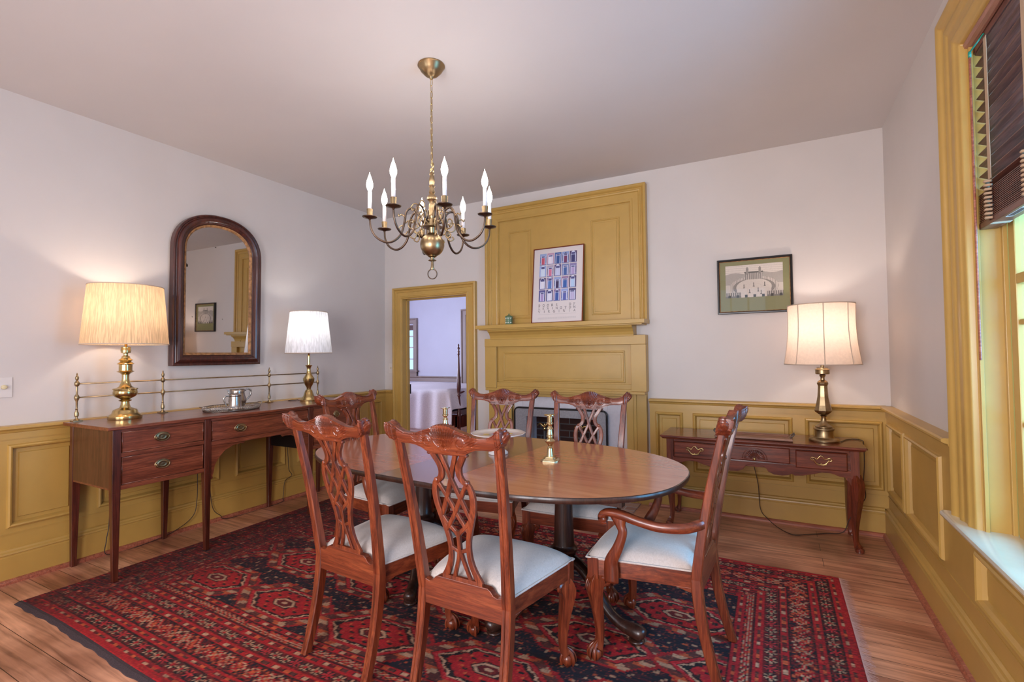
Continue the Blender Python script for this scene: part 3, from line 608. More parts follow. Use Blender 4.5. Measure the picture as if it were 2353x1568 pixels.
def make_chair(name, label, arm=False):
    t = empty(name); tag(t, label, 'chair')
    EW = .262 if arm else .25; tw = .272 if arm else .262; sw = .196; fx = tw-.038; fy = .198
    for s in (-1, 1):
        post(s, 0, .40, 14).build('leg', 'mahZ', t, bev=0)
        post(s, .40, .985, 18).build('back_post', 'mahZ', t)
        mb = MB(); cabriole(mb, s, s*fx, fy); mb.box(*sorted((s*(tw-.052), s*(tw-.006))), .182, .228, .345, .43); mb.build('leg', 'mahZ', t, bev=.002, autosm=True)
    crest_mb(EW).build('crest_rail', 'mahX', t, autosm=True)
    splat_mb(1.04 if arm else 1.0).build('splat', 'mahZ', t)
    mb = MB()   # rear rail with the raised shoe
    y = yb(.42); poly = [(-.172, .345), (.172, .345), (.172, .438), (.15, .432), (.135, .437), (.122, .452), (.11, .458), (-.11, .458), (-.122, .452), (-.135, .437), (-.15, .432), (-.172, .438)]
    mb.prism(poly, lambda a, b, d_: (a, d_, b), y-.016, y+.012); mb.build('seat_rail', 'mahX', t, bev=.002)
    mb = MB(); mb.hexa([(-tw+.05, .197, .352), (tw-.05, .197, .352), (tw-.05, .223, .352), (-tw+.05, .223, .352)], [(-tw+.05, .197, .425), (tw-.05, .197, .425), (tw-.05, .226, .425), (-tw+.05, .226, .425)]); mb.build('seat_rail', 'mahX', t, bev=.002)
    for s in (-1, 1):
        mb = MB(); a0, a1 = (s*(sw-.012), -.185), (s*(tw-.012), .19); i_ = -s*.022
        q = lambda z0, z1: ([(a0[0], a0[1], z0), (a1[0], a1[1], z0), (a1[0]+i_, a1[1], z0), (a0[0]+i_, a0[1], z0)], [(a0[0], a0[1], z1), (a1[0], a1[1], z1), (a1[0]+i_, a1[1], z1), (a0[0]+i_, a0[1], z1)])
        mb.hexa(*q(.358, .425))
        m1 = (a0[0]*.8+a1[0]*.2, a0[1]*.8+a1[1]*.2)
        mb.hexa([(a0[0], a0[1], .338), (a0[0]*.95+a1[0]*.05, a0[1]*.95+a1[1]*.05, .342), (a0[0]*.95+a1[0]*.05+i_, a0[1]*.95+a1[1]*.05, .342), (a0[0]+i_, a0[1], .338)], [(a0[0], a0[1], .36), (m1[0], m1[1], .36), (m1[0]+i_, m1[1], .36), (a0[0]+i_, a0[1], .36)])
        mb.build('seat_rail', 'mahY', t, bev=.002)
    cu, per = cushion_mb(sw, tw); seat = cu.build('seat', 'seat', t)
    mb = MB(); mb.tube(per, .0042, 6, closed=True); mb.build('piping', 'seat', seat)
    if arm:
        for s in (-1, 1):
            mb = MB(); q = crv([(s*.198, -.232, .626, .020, .013), (s*.222, -.212, .621, .020, .015), (s*.252, -.165, .610, .020, .016), (s*.272, -.08, .606, .019, .017), (s*.276, .0, .616, .018, .018), (s*.274, .07, .630, .019, .020), (s*.272, .120, .634, .017, .019), (s*.272, .152, .624, .015, .015), (s*.272, .163, .604, .013, .012), (s*.272, .152, .590, .011, .009), (s*.272, .138, .593, .010, .007)], 6)
            mb.tube([p[:3] for p in q], [(p[3], p[4]) for p in q], 10, up=(0, 0, 1), square=True)
            mb.lathe([(.001, -.019), (.011, -.018), (.013, -.012), (.013, .012), (.011, .018), (.001, .019)], (s*.272, .147, .604), 16, axis='X')
            mb.build('arm', 'mahY', t)
            mb = MB(); q = crv([(s*(tw+.002), .12, .352, .014, .030), (s*(tw+.002), .12, .40, .014, .030), (s*(tw+.004), .118, .44, .014, .026), (s*(tw+.008), .088, .50, .013, .021), (s*(tw+.008), .068, .56, .013, .018), (s*(tw+.006), .076, .59, .013, .020), (s*.274, .085, .626, .013, .036)], 6)
            mb.tube([p[:3] for p in q], [(p[3], p[4]) for p in q], 8, up=(1, 0, 0), square=True); mb.build('arm_support', 'mahZ', t)
            mb = MB(); mb.lathe([(.001, .009), (.006, .007), (.008, 0)], (s*.205, yb(.64)-.026, .645), 10, axis='Y'); 
    return t
CH = 'carved shell back dining chairs round the table'
side_proto = make_chair('dining_chair', '')
arm_proto = make_chair('dining_armchair', '', True)
spots = [(side_proto, 2.39, -2.599, 85.6, 'carved side chair seen from behind, left one of the pair with backs to camera'),
         (side_proto, 2.984, -2.617, 88.7, 'carved side chair seen from behind, nearest of all, beside the right armchair'),
         (arm_proto, 3.528, -2.09, 177.2, 'carved armchair in profile at the right end of the dining table'),
         (side_proto, 2.353, -1.621, -81.5, 'far side chair behind the white cake stand, left of the fire screen'),
         (side_proto, 2.983, -1.645, -84.9, 'far side chair facing camera in front of the fireplace screen, behind the near candlestick'),
         (arm_proto, 1.79, -1.93, 4.0, 'carved armchair at the left end of the table, in front of the sideboard')]
used = set()
for pr, x, y, a, lab in spots:
    if pr.name in used: o = copy_tree(pr)
    else: o = pr; used.add(pr.name)
    o.location = (x, y, .0136); o.rotation_euler = (0, 0, R(a-90)); o['label'] = lab; o['group'] = CH

# ------------------------------------------------------------------ dining table
TA = R(-4.3); tb = empty('dining_table', (2.575, -2.02, 0), TA); tag(tb, 'oval mahogany double pedestal dining table on red patterned rug', 'table')
TZ, TH = .75, .028; HX, HS, HW = 1.08, .17, .61
def tab_outline(sign, n=40):
    o = []
    for k in range(n+1):
        t = -PI/2+PI*k/n; c_, s_ = math.cos(t), math.sin(t); e = 2/2.35
        o.append((HS+(HX-HS)*abs(c_)**e, HW*math.copysign(abs(s_)**e, s_)))
    return [(a*sign, b*sign) for a, b in o]
edge = [(-.016, .0), (-.004, .004), (0, .012), (0, .020), (-.002, .0255), (-.006, .028)]
def top_piece(out, name, m_):
    mb = MB(); cen = np.mean(out, axis=0); n = len(out); lp = []
    P_ = np.array(out); nrm = []
    for i in range(n):
        a, b = P_[i-1], P_[(i+1) % n]; t = b-a; t /= np.linalg.norm(t)+1e-9; nrm.append((t[1], -t[0]))
    nrm = np.array(nrm)
    if np.sum((P_-cen)*nrm) < 0: nrm = -nrm
    for i in range(n):
        if abs(abs(P_[i][0])-HS) < .003: nrm[i] = (0, math.copysign(1, P_[i][1]))
    for dd, z in edge: lp.append([(P_[i][0]+nrm[i][0]*dd, P_[i][1]+nrm[i][1]*dd, TZ-TH+z) for i in range(n)])
    mb.loops(lp[-1:]+[lp[-1]], cap1=True); o = mb.build(name, m_, tb)
    mb = MB(); mb.loops(lp, cap0=True, smooth=True); mb.build('edge_moulding', 'tableD', o, autosm=True); return o
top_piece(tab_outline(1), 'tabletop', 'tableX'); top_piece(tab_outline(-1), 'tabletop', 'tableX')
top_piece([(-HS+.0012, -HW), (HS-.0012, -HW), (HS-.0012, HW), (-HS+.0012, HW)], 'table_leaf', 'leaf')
m = MB(); q = [(a*.9, b*.82) for a, b in tab_outline(1)]+[(a*.9, b*.82) for a, b in tab_outline(-1)]
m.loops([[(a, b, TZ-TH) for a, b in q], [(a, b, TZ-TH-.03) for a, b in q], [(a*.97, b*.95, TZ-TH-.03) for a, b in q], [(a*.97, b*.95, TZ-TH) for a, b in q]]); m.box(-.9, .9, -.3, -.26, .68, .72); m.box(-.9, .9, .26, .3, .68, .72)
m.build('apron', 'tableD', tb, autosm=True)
colp = [(.001, .235), (.05, .24), (.062, .26), (.064, .30), (.056, .31), (.058, .325), (.066, .335), (.066, .345), (.056, .355), (.05, .365), (.047, .45), (.043, .60), (.042, .68), (.05, .69), (.05, .72)]
for cx, angs in ((.49, (-10, 112, 232)), (-.445, (-62, 60, 180))):
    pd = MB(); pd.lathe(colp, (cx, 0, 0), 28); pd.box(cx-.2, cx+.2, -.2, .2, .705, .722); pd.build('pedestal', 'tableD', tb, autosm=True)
    for a in angs:
        ca, sa = math.cos(R(a)-TA), math.sin(R(a)-TA)
        q = crv([(.035, .30, .030, .026), (.10, .265, .030, .026), (.17, .19, .029, .024), (.225, .115, .028, .023), (.28, .068, .027, .024), (.33, .052, .029, .028), (.375, .046, .034, .033), (.402, .042, .030, .030), (.415, .036, .012, .012)], 5)
        mb = MB(); mb.tube([(cx+ca*p[0], sa*p[0], p[1]+.013*(1-p[1]/.3)) for p in q], [(p[3], p[2]) for p in q], 14, up=(ca*.01, sa*.01, 1))
        mb.lathe([(.028, .0135), (.034, .0155), (.036, .022), (.03, .027)], (cx+ca*.375, sa*.375, 0), 18)
        mb.build('leg', 'tableD', tb)

# ------------------------------------------------------------------ things on the table
def lathe_thing(name, prof, loc, m_, label, cat, **k):
    mb = MB(); mb.lathe(prof, **k); return mb
CSP = [(.001, .0), (.026, .002), (.023, .010), (.018, .022), (.013, .062), (.016, .066), (.012, .070), (.010, .074), (.012, .080), (.026, .096), (.027, .101), (.020, .108), (.011, .115), (.018, .120), (.018, .128), (.016, .130), (.0175, .133), (.013, .160), (.018, .164), (.013, .170), (.010, .176), (.012, .182), (.018, .188), (.018, .192), (.014, .196), (.0145, .226), (.017, .229), (.029, .232), (.029, .235), (.012, .236), (.011, .21), (.001, .21)]
cs = empty('candlestick', (2.969, -2.0, TZ)); tag(cs, 'brass candlestick standing alone near the right half of the table', 'candlestick', 'brass candlesticks on the dining table')
def oct_(r_, c_): return [(r_, -r_+c_), (r_, r_-c_), (r_-c_, r_), (-r_+c_, r_), (-r_, r_-c_), (-r_, -r_+c_), (-r_+c_, -r_), (r_-c_, -r_)]
mb = MB(); mb.loops([[(a*k, b*k, z) for a, b in oct_(.045, .014)] for k, z in ((1, 0), (1, .004), (.8, .014), (.66, .014), (.6, .02), (.5, .024))], cap0=True, cap1=True); mb.build('base', 'pbrass', cs, bev=.001)
mb = MB(); mb.lathe([(a, b) for a, b in CSP[1:]], (0, 0, 0), 24); b_ = mb.build('stem', 'pbrass', cs, autosm=True); b_.location = (0, 0, .002)
c2 = copy_tree(cs); c2.location = (2.252, -1.925, TZ); c2.rotation_euler = (0, 0, R(20)); c2['label'] = 'brass candlestick farther back, seen above the near chair crest before the doorway'
cs.rotation_euler = (0, 0, R(12))
ck = empty('cake_stand', (2.636, -1.959, TZ)); tag(ck, 'white porcelain footed cake plate with painted flowers on the table', 'cake stand')
mb = MB(); mb.lathe([(.001, .006), (.03, .007), (.052, .0), (.056, .002), (.054, .012), (.034, .026), (.022, .05), (.02, .075), (.03, .092), (.05, .098)], (0, 0, 0), 40); mb.build('foot', 'porcelain', ck)
mb = MB(); nn = 72
def ring(r_, z, amp=0): return [(r_*(1+amp*math.cos(12*2*PI*k/nn))*math.cos(2*PI*k/nn), r_*(1+amp*math.cos(12*2*PI*k/nn))*math.sin(2*PI*k/nn), z) for k in range(nn)]
mb.loops([ring(.03, .098), ring(.10, .1), ring(.135, .107, .008), ring(.151, .114, .012), ring(.152, .117, .012), ring(.149, .118, .012), ring(.132, .111, .008), ring(.1, .106), ring(.02, .105)], cap0=True, cap1=True, smooth=True)
plate = mb.build('plate', 'porcelain', ck)
for nm, col, spots_ in (('pink_flower', (190, 90, 110), ((.03, .02), (-.04, .035), (.01, -.04))), ('blue_flower', (96, 100, 170), ((-.015, .0), (.055, -.02))), ('yellow_flower', (216, 180, 80), ((-.065, -.02), (.045, .05)))):
    mb = MB()
    for x, y in spots_:
        for k in range(6): a = k*PI/3; mb.lathe([(.001, .0004), (.008, .0002), (.009, 0)], (x+.010*math.cos(a), y+.010*math.sin(a), .1062), 10)
    mb.build(nm, plain(nm+'_enamel', col, .3), plate)
mb = MB()
for k in range(14):
    a = k*2.4; r_ = .03+.05*((k*7) % 5)/5; mb.add([(r_*math.cos(a)+dx, r_*math.sin(a)+dy, .1064) for dx, dy in ((0, 0), (.008, .004), (.018, 0), (.008, -.004))], [(0, 1, 2, 3)])
mb.build('green_leaves', plain('leaf_enamel', (90, 120, 80), .3), plate)

# ------------------------------------------------------------------ rug (knots coloured on a fine grid)
def rug():
    X0, X1, Y0, Y1 = .42, 4.30, -3.25, -.955; res = .0062
    nx, ny = int((X1-X0)/res), int((Y1-Y0)/res)
    U, V = np.meshgrid(np.linspace(0, X1-X0, nx+1), np.linspace(0, Y1-Y0, ny+1)); LX, LY = X1-X0, Y1-Y0
    rs = np.random.RandomState(3)
    lin = lambda c: np.array(srgb(c))
    red, dred, nav, ivo, ora, bro, blk, pnk = map(lin, ((178, 14, 26), (104, 8, 16), (9, 11, 30), (206, 160, 126), (208, 92, 50), (92, 44, 38), (10, 6, 10), (196, 52, 60)))
    q = .0124; u = np.round(U/q)*q; v = np.round(V/q)*q
    col = np.broadcast_to(nav, U.shape+(3,)).copy()
    def put(mask, c): col[mask] = c
    # field: rows of hexagonal medallions
    B = .50
    def hexd(dx, dy, a, b): return np.maximum(np.abs(dx)/a, np.abs(dx)/a*.5+np.abs(dy)/b*.75)
    for j, cy in enumerate(np.arange(B+.15, LY-B+.05, .40)):
        for cx in np.arange(B+.16-(.31 if j % 2 else 0), LX-B+.3, .62):
            dx, dy = u-cx, v-cy; fx, fy = U-cx, V-cy
            st = .022*np.sign(np.sin((np.abs(dx)+np.abs(dy))*95))
            d = hexd(dy, dx, .150, .262)+st*.8; dd = hexd(fy, fx, .150, .262)
            put(d < 1.08, red*.8); put(d < 1.03, bro); ang = np.arctan2(dy*1.6, dx)
            put((d < 1.03) & (np.sin(ang*12) > .45), ivo*.8); put((d < 1.03) & (np.sin(ang*12+1.5) > .75), ora*.8)
            put(dd < .84, blk); put(dd < .82, red); put((dd < .78) & (dd > .74) & (np.sin(np.arctan2(fy, fx)*60) > 0), pnk)
            put(dd < .73, blk); zz = .66+.045*np.abs(((np.arctan2(fy*1.6, fx)*7/PI) % 1)*2-1)*1.6
            put((dd < .72) & (np.abs(dd-zz) < .026), ivo)
            put(dd < .60, red); put((dd < .60) & (dd > .22) & (np.sin(dx*85)*np.sin(dy*85+1) > .55), blk)
            put((dd < .58) & (dd > .24) & (np.sin(dx*85+1.5)*np.sin(dy*85) > .85), ora)
            put(dd < .26, blk); put((dd < .23) & (dd > .17), ivo); put(dd < .16, dred); put(dd < .06, ivo)
    fieldm = (U > B) & (U < LX-B) & (V > B) & (V < LY-B)
    # small ivory hooks in the navy ground
    isn = np.all(col == nav, axis=2); hk = (np.sin(u*61+np.sin(v*17)*2)*np.sin(v*67+np.sin(u*13)*2) > .86)
    put(isn & hk, ivo*.7); put(isn & (np.sin(u*43+2)*np.sin(v*47+1) > .93), ora*.7)
    # border bands measured from the edge
    E_ = np.minimum(np.minimum(U, LX-U), np.minimum(V, LY-V)); horiz = np.minimum(V, LY-V) < np.minimum(U, LX-U); T = np.where(horiz, U, V)
    t = np.round(T/q)*q; e = np.round(E_/.0062)*.0062
    def band(a, b): return (E_ >= a) & (E_ < b)
    def stripe(a):
        put(band(a, a+.036), red); mid = band(a+.011, a+.025); k = np.floor(T/.034).astype(int) % 5
        for n_, c_ in enumerate((ivo, dred, ora, bro, red)): put(mid & (k == n_), c_)
        put(mid & ((T % .034) < .005), blk); put(band(a+.036, a+.041), blk); put(band(a-.005, a), blk)
    def flowers(a, b):
        put(band(a, b), blk); w = b-a; ph = (T % (w*1.15))/(w*1.15)-.5; pe = (E_-a)/w-.5; rr = np.hypot(ph, pe); an = np.arctan2(pe, ph)
        m_ = band(a, b); k = (np.floor(T/(w*1.15)).astype(int) % 3); put(m_ & (rr < .44) & (np.cos(an*6) > .1), ivo*.85); put(m_ & (rr < .44) & (np.cos(an*6) > .1) & (k == 1), pnk); put(m_ & (rr < .15), red); put(m_ & (rr > .5), dred)
    def diamonds(a, b):
        put(band(a, b), dred); w = b-a; P_ = w*1.9; ph = np.abs(((t % P_)/P_)*2-1); pe = (E_-a)/w; m_ = band(a, b); k = np.floor(T/P_).astype(int) % 4
        dm = np.abs(ph-.5)*2*.9+np.abs(pe-.5)*2
        put(m_ & (dm < 1.25), blk); put(m_ & (dm < 1.0), red); put(m_ & (dm < .8) & (dm > .62), ivo*.85); put(m_ & (dm < .62) & (np.sin(T*190)*np.sin(E_*190) > .2), blk); put(m_ & (dm < .26), ora)
        zig = np.abs(pe-ph); put(m_ & (zig < .07), ora*.9); zig2 = np.abs(pe-(1-ph)); put(m_ & (zig2 < .07) & (k % 2 == 0), ivo*.8); put(m_ & (dm > 1.45) & (np.sin(T*140) > .2), nav)
    bm_ = ~fieldm; put(bm_, dred); put(band(0, .022), red)
    stripe(.024); flowers(.066, .122); stripe(.128); diamonds(.172, .262); stripe(.268); flowers(.312, .366); stripe(.372); diamonds(.416, .455); stripe(.459)
    # left part darkens in weft runs: abrash wear plus shade painted into the knots
    nz = rs.rand(*U.shape); weft_run = (rs.rand(ny+1, (nx+1)//7+1).repeat(7, axis=1)[:, :nx+1])
    pal = np.array([dred, blk, dred*.7, nav, dred*.5, bro*.6, red*.7]); pick = pal[(weft_run*6.99).astype(int)]
    wear_shade_mask = np.clip((1.25-U-.25*(LY-V))/.7, 0, .86)[..., None]*(weft_run < .9)[..., None]; big = (np.sin(U*3.1+V*1.7)*np.sin(V*4.3-U*1.2)+1)/2
    wear_shade_mask = np.maximum(wear_shade_mask, (.18+.3*(big > .8))[..., None]*(weft_run > .45)[..., None]); col = col*(1-wear_shade_mask)+pick*wear_shade_mask
    wm2 = (nz > .93)[..., None]*.35; col = col*(1-wm2)+ora*.7*wm2
    col *= (.56+.46*nz)[..., None]*(.9+.15*np.sin(V*9)[..., None]*0+.1)
    h = .009+.0022*np.sin(U*2.2+V*1.3)*np.sin(V*3.1)+.0016*nz
    WXw = X0+U+.012*np.sin(V*2.4)*(1-U/LX)*1.0; WYw = Y0+V+.014*np.sin(U*2.7+.6)+.010*np.sin(U*7)*(V/LY)
    h = np.where((E_ < .003), .0015, h)
    co = np.stack([WXw, WYw, h], -1).reshape(-1, 3)
    i = np.arange(ny)[:, None]*(nx+1)+np.arange(nx)[None, :]; quads = np.stack([i, i+1, i+nx+2, i+nx+1], -1).reshape(-1, 4)
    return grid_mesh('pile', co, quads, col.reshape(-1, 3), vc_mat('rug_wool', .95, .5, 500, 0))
def grid_mesh(name, co, quads, col, m_, parent=None):
    me = bpy.data.meshes.new(name); me.vertices.add(len(co)); me.vertices.foreach_set('co', np.asarray(co, np.float32).ravel())
    me.loops.add(len(quads)*4); me.loops.foreach_set('vertex_index', np.asarray(quads, np.int32).ravel()); me.polygons.add(len(quads))
    me.polygons.foreach_set('loop_start', np.arange(0, len(quads)*4, 4, dtype=np.int32)); me.update(calc_edges=True)
    a = me.color_attributes.new('Col', 'FLOAT_COLOR', 'POINT'); a.data.foreach_set('color', np.concatenate([np.clip(col, 0, 1), np.ones((len(col), 1))], 1).astype(np.float32).ravel())
    o = bpy.data.objects.new(name, me); C.objects.link(o); me.materials.append(m_)
    if parent is not None: o.parent = parent
    return o
rg = empty('rug'); tag(rg, 'red and navy oriental rug with hexagon medallions under the dining table', 'rug')
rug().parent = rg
m = MB()
for k in range(760):      # pale fringe along the right end
    y = -3.24+k*.003; L_ = .028+.02*random.random(); x = 4.297; dy = random.uniform(-.008, .008)
    m.add([(x, y-.0014, .007), (x, y+.0014, .007), (x+L_, y+dy+.0007, .0012), (x+L_, y+dy-.0007, .0012)], [(0, 1, 2, 3)])
o = m.build('fringe', plain('fringe_cotton', (214, 176, 170), .9), rg); o['label'] = 'pale cotton fringe'
m = MB(); e_ = []
pr = [(.0, .009), (-.012, .009), (-.03, .003), (-.032, .001)]
m.loops([[(x, -3.25+.014*math.sin((x-.42)*2.7+.6)+.010*math.sin((x-.42)*7)*0+.004+dd*(1+.12*math.sin(x*13)+.08*math.sin(x*47)), z) for dd, z in pr] for x in np.linspace(.42, 4.29, 160)], closed=False)
o = m.build('woven_end', plain('woven_end_wool', (58, 44, 48), .9, noise=.2, nscale=200), rg); o['label'] = 'dark grey woven end band'

# ------------------------------------------------------------------ drawer hardware
def oval_pull(mb_plate, mb_bail, c, fn, w=.044, h=.03):
    lp = []
    for k, dd in ((1, 0), (1, .002), (.9, .004), (.84, .0035), (.7, .0035), (.62, .0055), (.5, .006), (.42, .0045), (.2, .006)):
        lp.append([fn(c[0]+w*k*math.cos(t), c[1]+h*k*math.sin(t), dd) for t in [2*PI*i/32 for i in range(32)]])
    mb_plate.loops(lp, cap1=True, smooth=True)
    mb_bail.tube([fn(c[0]+w*.86*math.cos(t), c[1]+.002+(h*.9)*math.sin(t), .010-.003*math.sin(t)) for t in [PI+PI*i/16 for i in range(17)]], .0028, 8)
    for s in (-1, 1): mb_bail.lathe([(.001, 0), (.004, .002), (.004, .010), (.001, .013)], fn(c[0]+s*w*.86, c[1]+.002, 0), 8, axis='X' if abs(fn(0, 0, 1)[0]-fn(0, 0, 0)[0]) > .5 else 'Y')

# ------------------------------------------------------------------ sideboard along the left wall
sb = empty('sideboard', (.35, -1.97, 0)); tag(sb, 'long mahogany sideboard on square tapered legs against the left wall', 'sideboard')
SX0, SX1, SY = .085, .628, (-2.925, -2.385, -1.555, -1.015)
def bow(y): t = (y-SY[1])/(SY[2]-SY[1]); return .022*math.sin(PI*t) if 0 < t < 1 else 0
m = MB(); ys = list(np.linspace(SY[0]-.03, SY[3]+.03, 50)); lp = []
for x0, x1, z in ((SX0-.01, 0, .885), (SX0-.01, .006, .889), (SX0-.01, .006, .902), (SX0-.01, .001, .905)):
    lp.append([(x0, ys[0], z)]+[(SX1+.014+x1+bow(y), y, z) for y in ys]+[(x0, ys[-1], z)])
m.loops(lp, cap0=True, cap1=True); P(sb, m, 'top', 'sideY')
m = MB()
for y0, y1 in ((SY[0], SY[1]), (SY[2], SY[3])):
    m.box(SX0, SX1-.022, y0+.004, y1-.004, .533, .8848)
    a_, b_ = y0+.024, y1-.022; m.box(SX1-.0225, SX1-.002, a_, b_, .5335, .56); m.box(SX1-.0225, SX1-.002, a_, b_, .868, .8845); m.box(SX1-.0225, SX1-.002, a_, b_, .722, .746) if y0 < -2 else None
m.box(SX0, SX1-.0225, SY[1]-.003, SY[2]+.003, .70, .8846)
ys = np.linspace(SY[1]+.02, SY[2]-.02, 30)
m.loops([[(SX1-.022, y, z0), (SX1-.004+bow(y), y, z0), (SX1-.004+bow(y), y, z1), (SX1-.022, y, z1)] for y in ys for z0, z1 in ((.868, .885),)][:], cap0=True, cap1=True)
m.loops([[(SX1-.022, y, .702), (SX1-.004+bow(y), y, .702), (SX1-.004+bow(y), y, .732), (SX1-.022, y, .732)] for y in ys], cap0=True, cap1=True)
P(sb, m, 'case', 'sideY', bev=.0015, seg=1)
m = MB(); m.box(SX0+.022, SX1-.042, SY[0]+.0025, SY[0]+.006, .545, .884); P(sb, m, 'side_panel', 'sideend')
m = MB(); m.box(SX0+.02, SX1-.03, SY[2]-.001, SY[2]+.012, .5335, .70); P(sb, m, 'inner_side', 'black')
def leg(y, x, sx, sy_):
    m = MB(); a = .021; b = .013
    m.box(x-a, x+a, y-a, y+a, .52, .886) if x > .4 else m.box(x-a, x+a, y-a, y+a, .50, .884)
    tx, ty = x+sx*(a-b), y+sy_*(a-b)
    fz = .0135 if x > .42 else 0; m.hexa([(tx-b, ty-b, fz), (tx+b, ty-b, fz), (tx+b, ty+b, fz), (tx-b, ty+b, fz)], [(x-a, y-a, .52), (x+a, y-a, .52), (x+a, y+a, .52), (x-a, y+a, .52)]); return m
for i, y in enumerate(SY):
    s_ = -1 if i in (0, 2) else 1
    yy = y+(.021 if i == 0 else -.021 if i == 3 else .0)
    P(sb, leg(yy, SX1-.019, 1, s_*0), 'leg', 'sideleg', bev=.0015, seg=1); P(sb, leg(yy, SX0+.022, -1, 0), 'leg', 'sideleg', bev=.0015, seg=1)
def SF(s, z, dd): return (SX1-.004+dd, s, z)
def drawer(y0, y1, z0, z1, pulls, bowed=False):
    m = MB()
    bb = bow if bowed else (lambda y: 0)
    ysd = np.linspace(y0, y1, 24 if bowed else 2)
    lp = [[(SX1-.022, y, z0), (SX1-.006+bb(y), y, z0), (SX1-.006+bb(y), y, z1), (SX1-.022, y, z1)] for y in ysd]; m.loops(lp, cap0=True, cap1=True)
    for z_ in (z0+.002, z1-.002): m.tube([(SX1-.005+bb(y), y, z_) for y in ysd], .0022, 6)
    for y_ in (y0+.002, y1-.002): m.tube([(SX1-.005+bb(y_), y_, z0), (SX1-.005+bb(y_), y_, z1)], .0022, 6)
    dr = P(sb, m, 'drawer', 'sideY')
    for py, pz, kind in pulls:
        a, b = MB(), MB(); fn = lambda s, z, dd: (SX1-.006+bb(py)+dd, s, z)
        if kind == 'oval': oval_pull(a, b, (py, pz), fn)
        else: oval_pull(a, b, (py, pz), fn, .03, .03)
        l = sb.location
        for q in (a, b): q.v = [(x-l.x, y-l.y, z-l.z) for x, y, z in q.v]
        h = a.build('handle', 'abrass', dr); b.build('bail', 'abrass', h)
drawer(SY[0]+.048, SY[1]-.028, .748, .867, [(-2.663, .812, 'oval')]); drawer(SY[0]+.048, SY[1]-.028, .562, .72, [(-2.66, .643, 'oval')])
drawer(SY[1]+.028, SY[2]-.028, .734, .866, [(-2.164, .80, 'oval'), (-1.78, .80, 'oval')], True)
drawer(SY[2]+.028, SY[3]-.048, .562, .866, [(-1.285, .80, 'round')])
for s, y in ((1, SY[1]+.02), (-1, SY[2]-.02)):    # shaped brackets under the long drawer
    m = MB(); po = [(0, .702), (.26, .702), (.245, .694), (.235, .682), (.215, .686), (.16, .682), (.10, .655), (.055, .61), (.03, .565), (.022, .52), (.015, .50), (.018, .48), (0, .475)]
    m.prism([(y+s*a, b) for a, b in po], lambda a, b, dd: (dd, a, b), SX1-.02, SX1-.006); P(sb, m, 'bracket', 'sideY')
gl = empty('brass_gallery_rail', (.1, -1.97, .905)); tag(gl, 'brass double gallery rail with finial posts standing on the sideboard back', 'gallery rail')
GX = .105
for y in (-2.90, -2.405, -1.56, -1.045):
    m = MB(); m.box(GX-.024, GX+.024, y-.024, y+.024, .905, .911)
    m.lathe([(.018, .911), (.014, .918), (.007, .924), (.006, .932), (.011, .938), (.012, .955), (.007, .972), (.006, .978), (.008, .982), (.005, .986), (.006, 1.03), (.012, 1.045), (.014, 1.055), (.012, 1.065), (.005, 1.078), (.006, 1.125), (.012, 1.132), (.014, 1.142), (.012, 1.152), (.005, 1.162), (.009, 1.172), (.010, 1.182), (.006, 1.192), (.003, 1.196), (.005, 1.2), (.001, 1.212)], (GX, y, 0), 16); P(gl, m, 'post', 'abrass', autosm=True)
for z in (1.055, 1.142):
    m = MB(); m.tube([(GX, -2.9, z), (GX, -1.045, z)], .0048, 10); P(gl, m, 'rail', 'abrass')

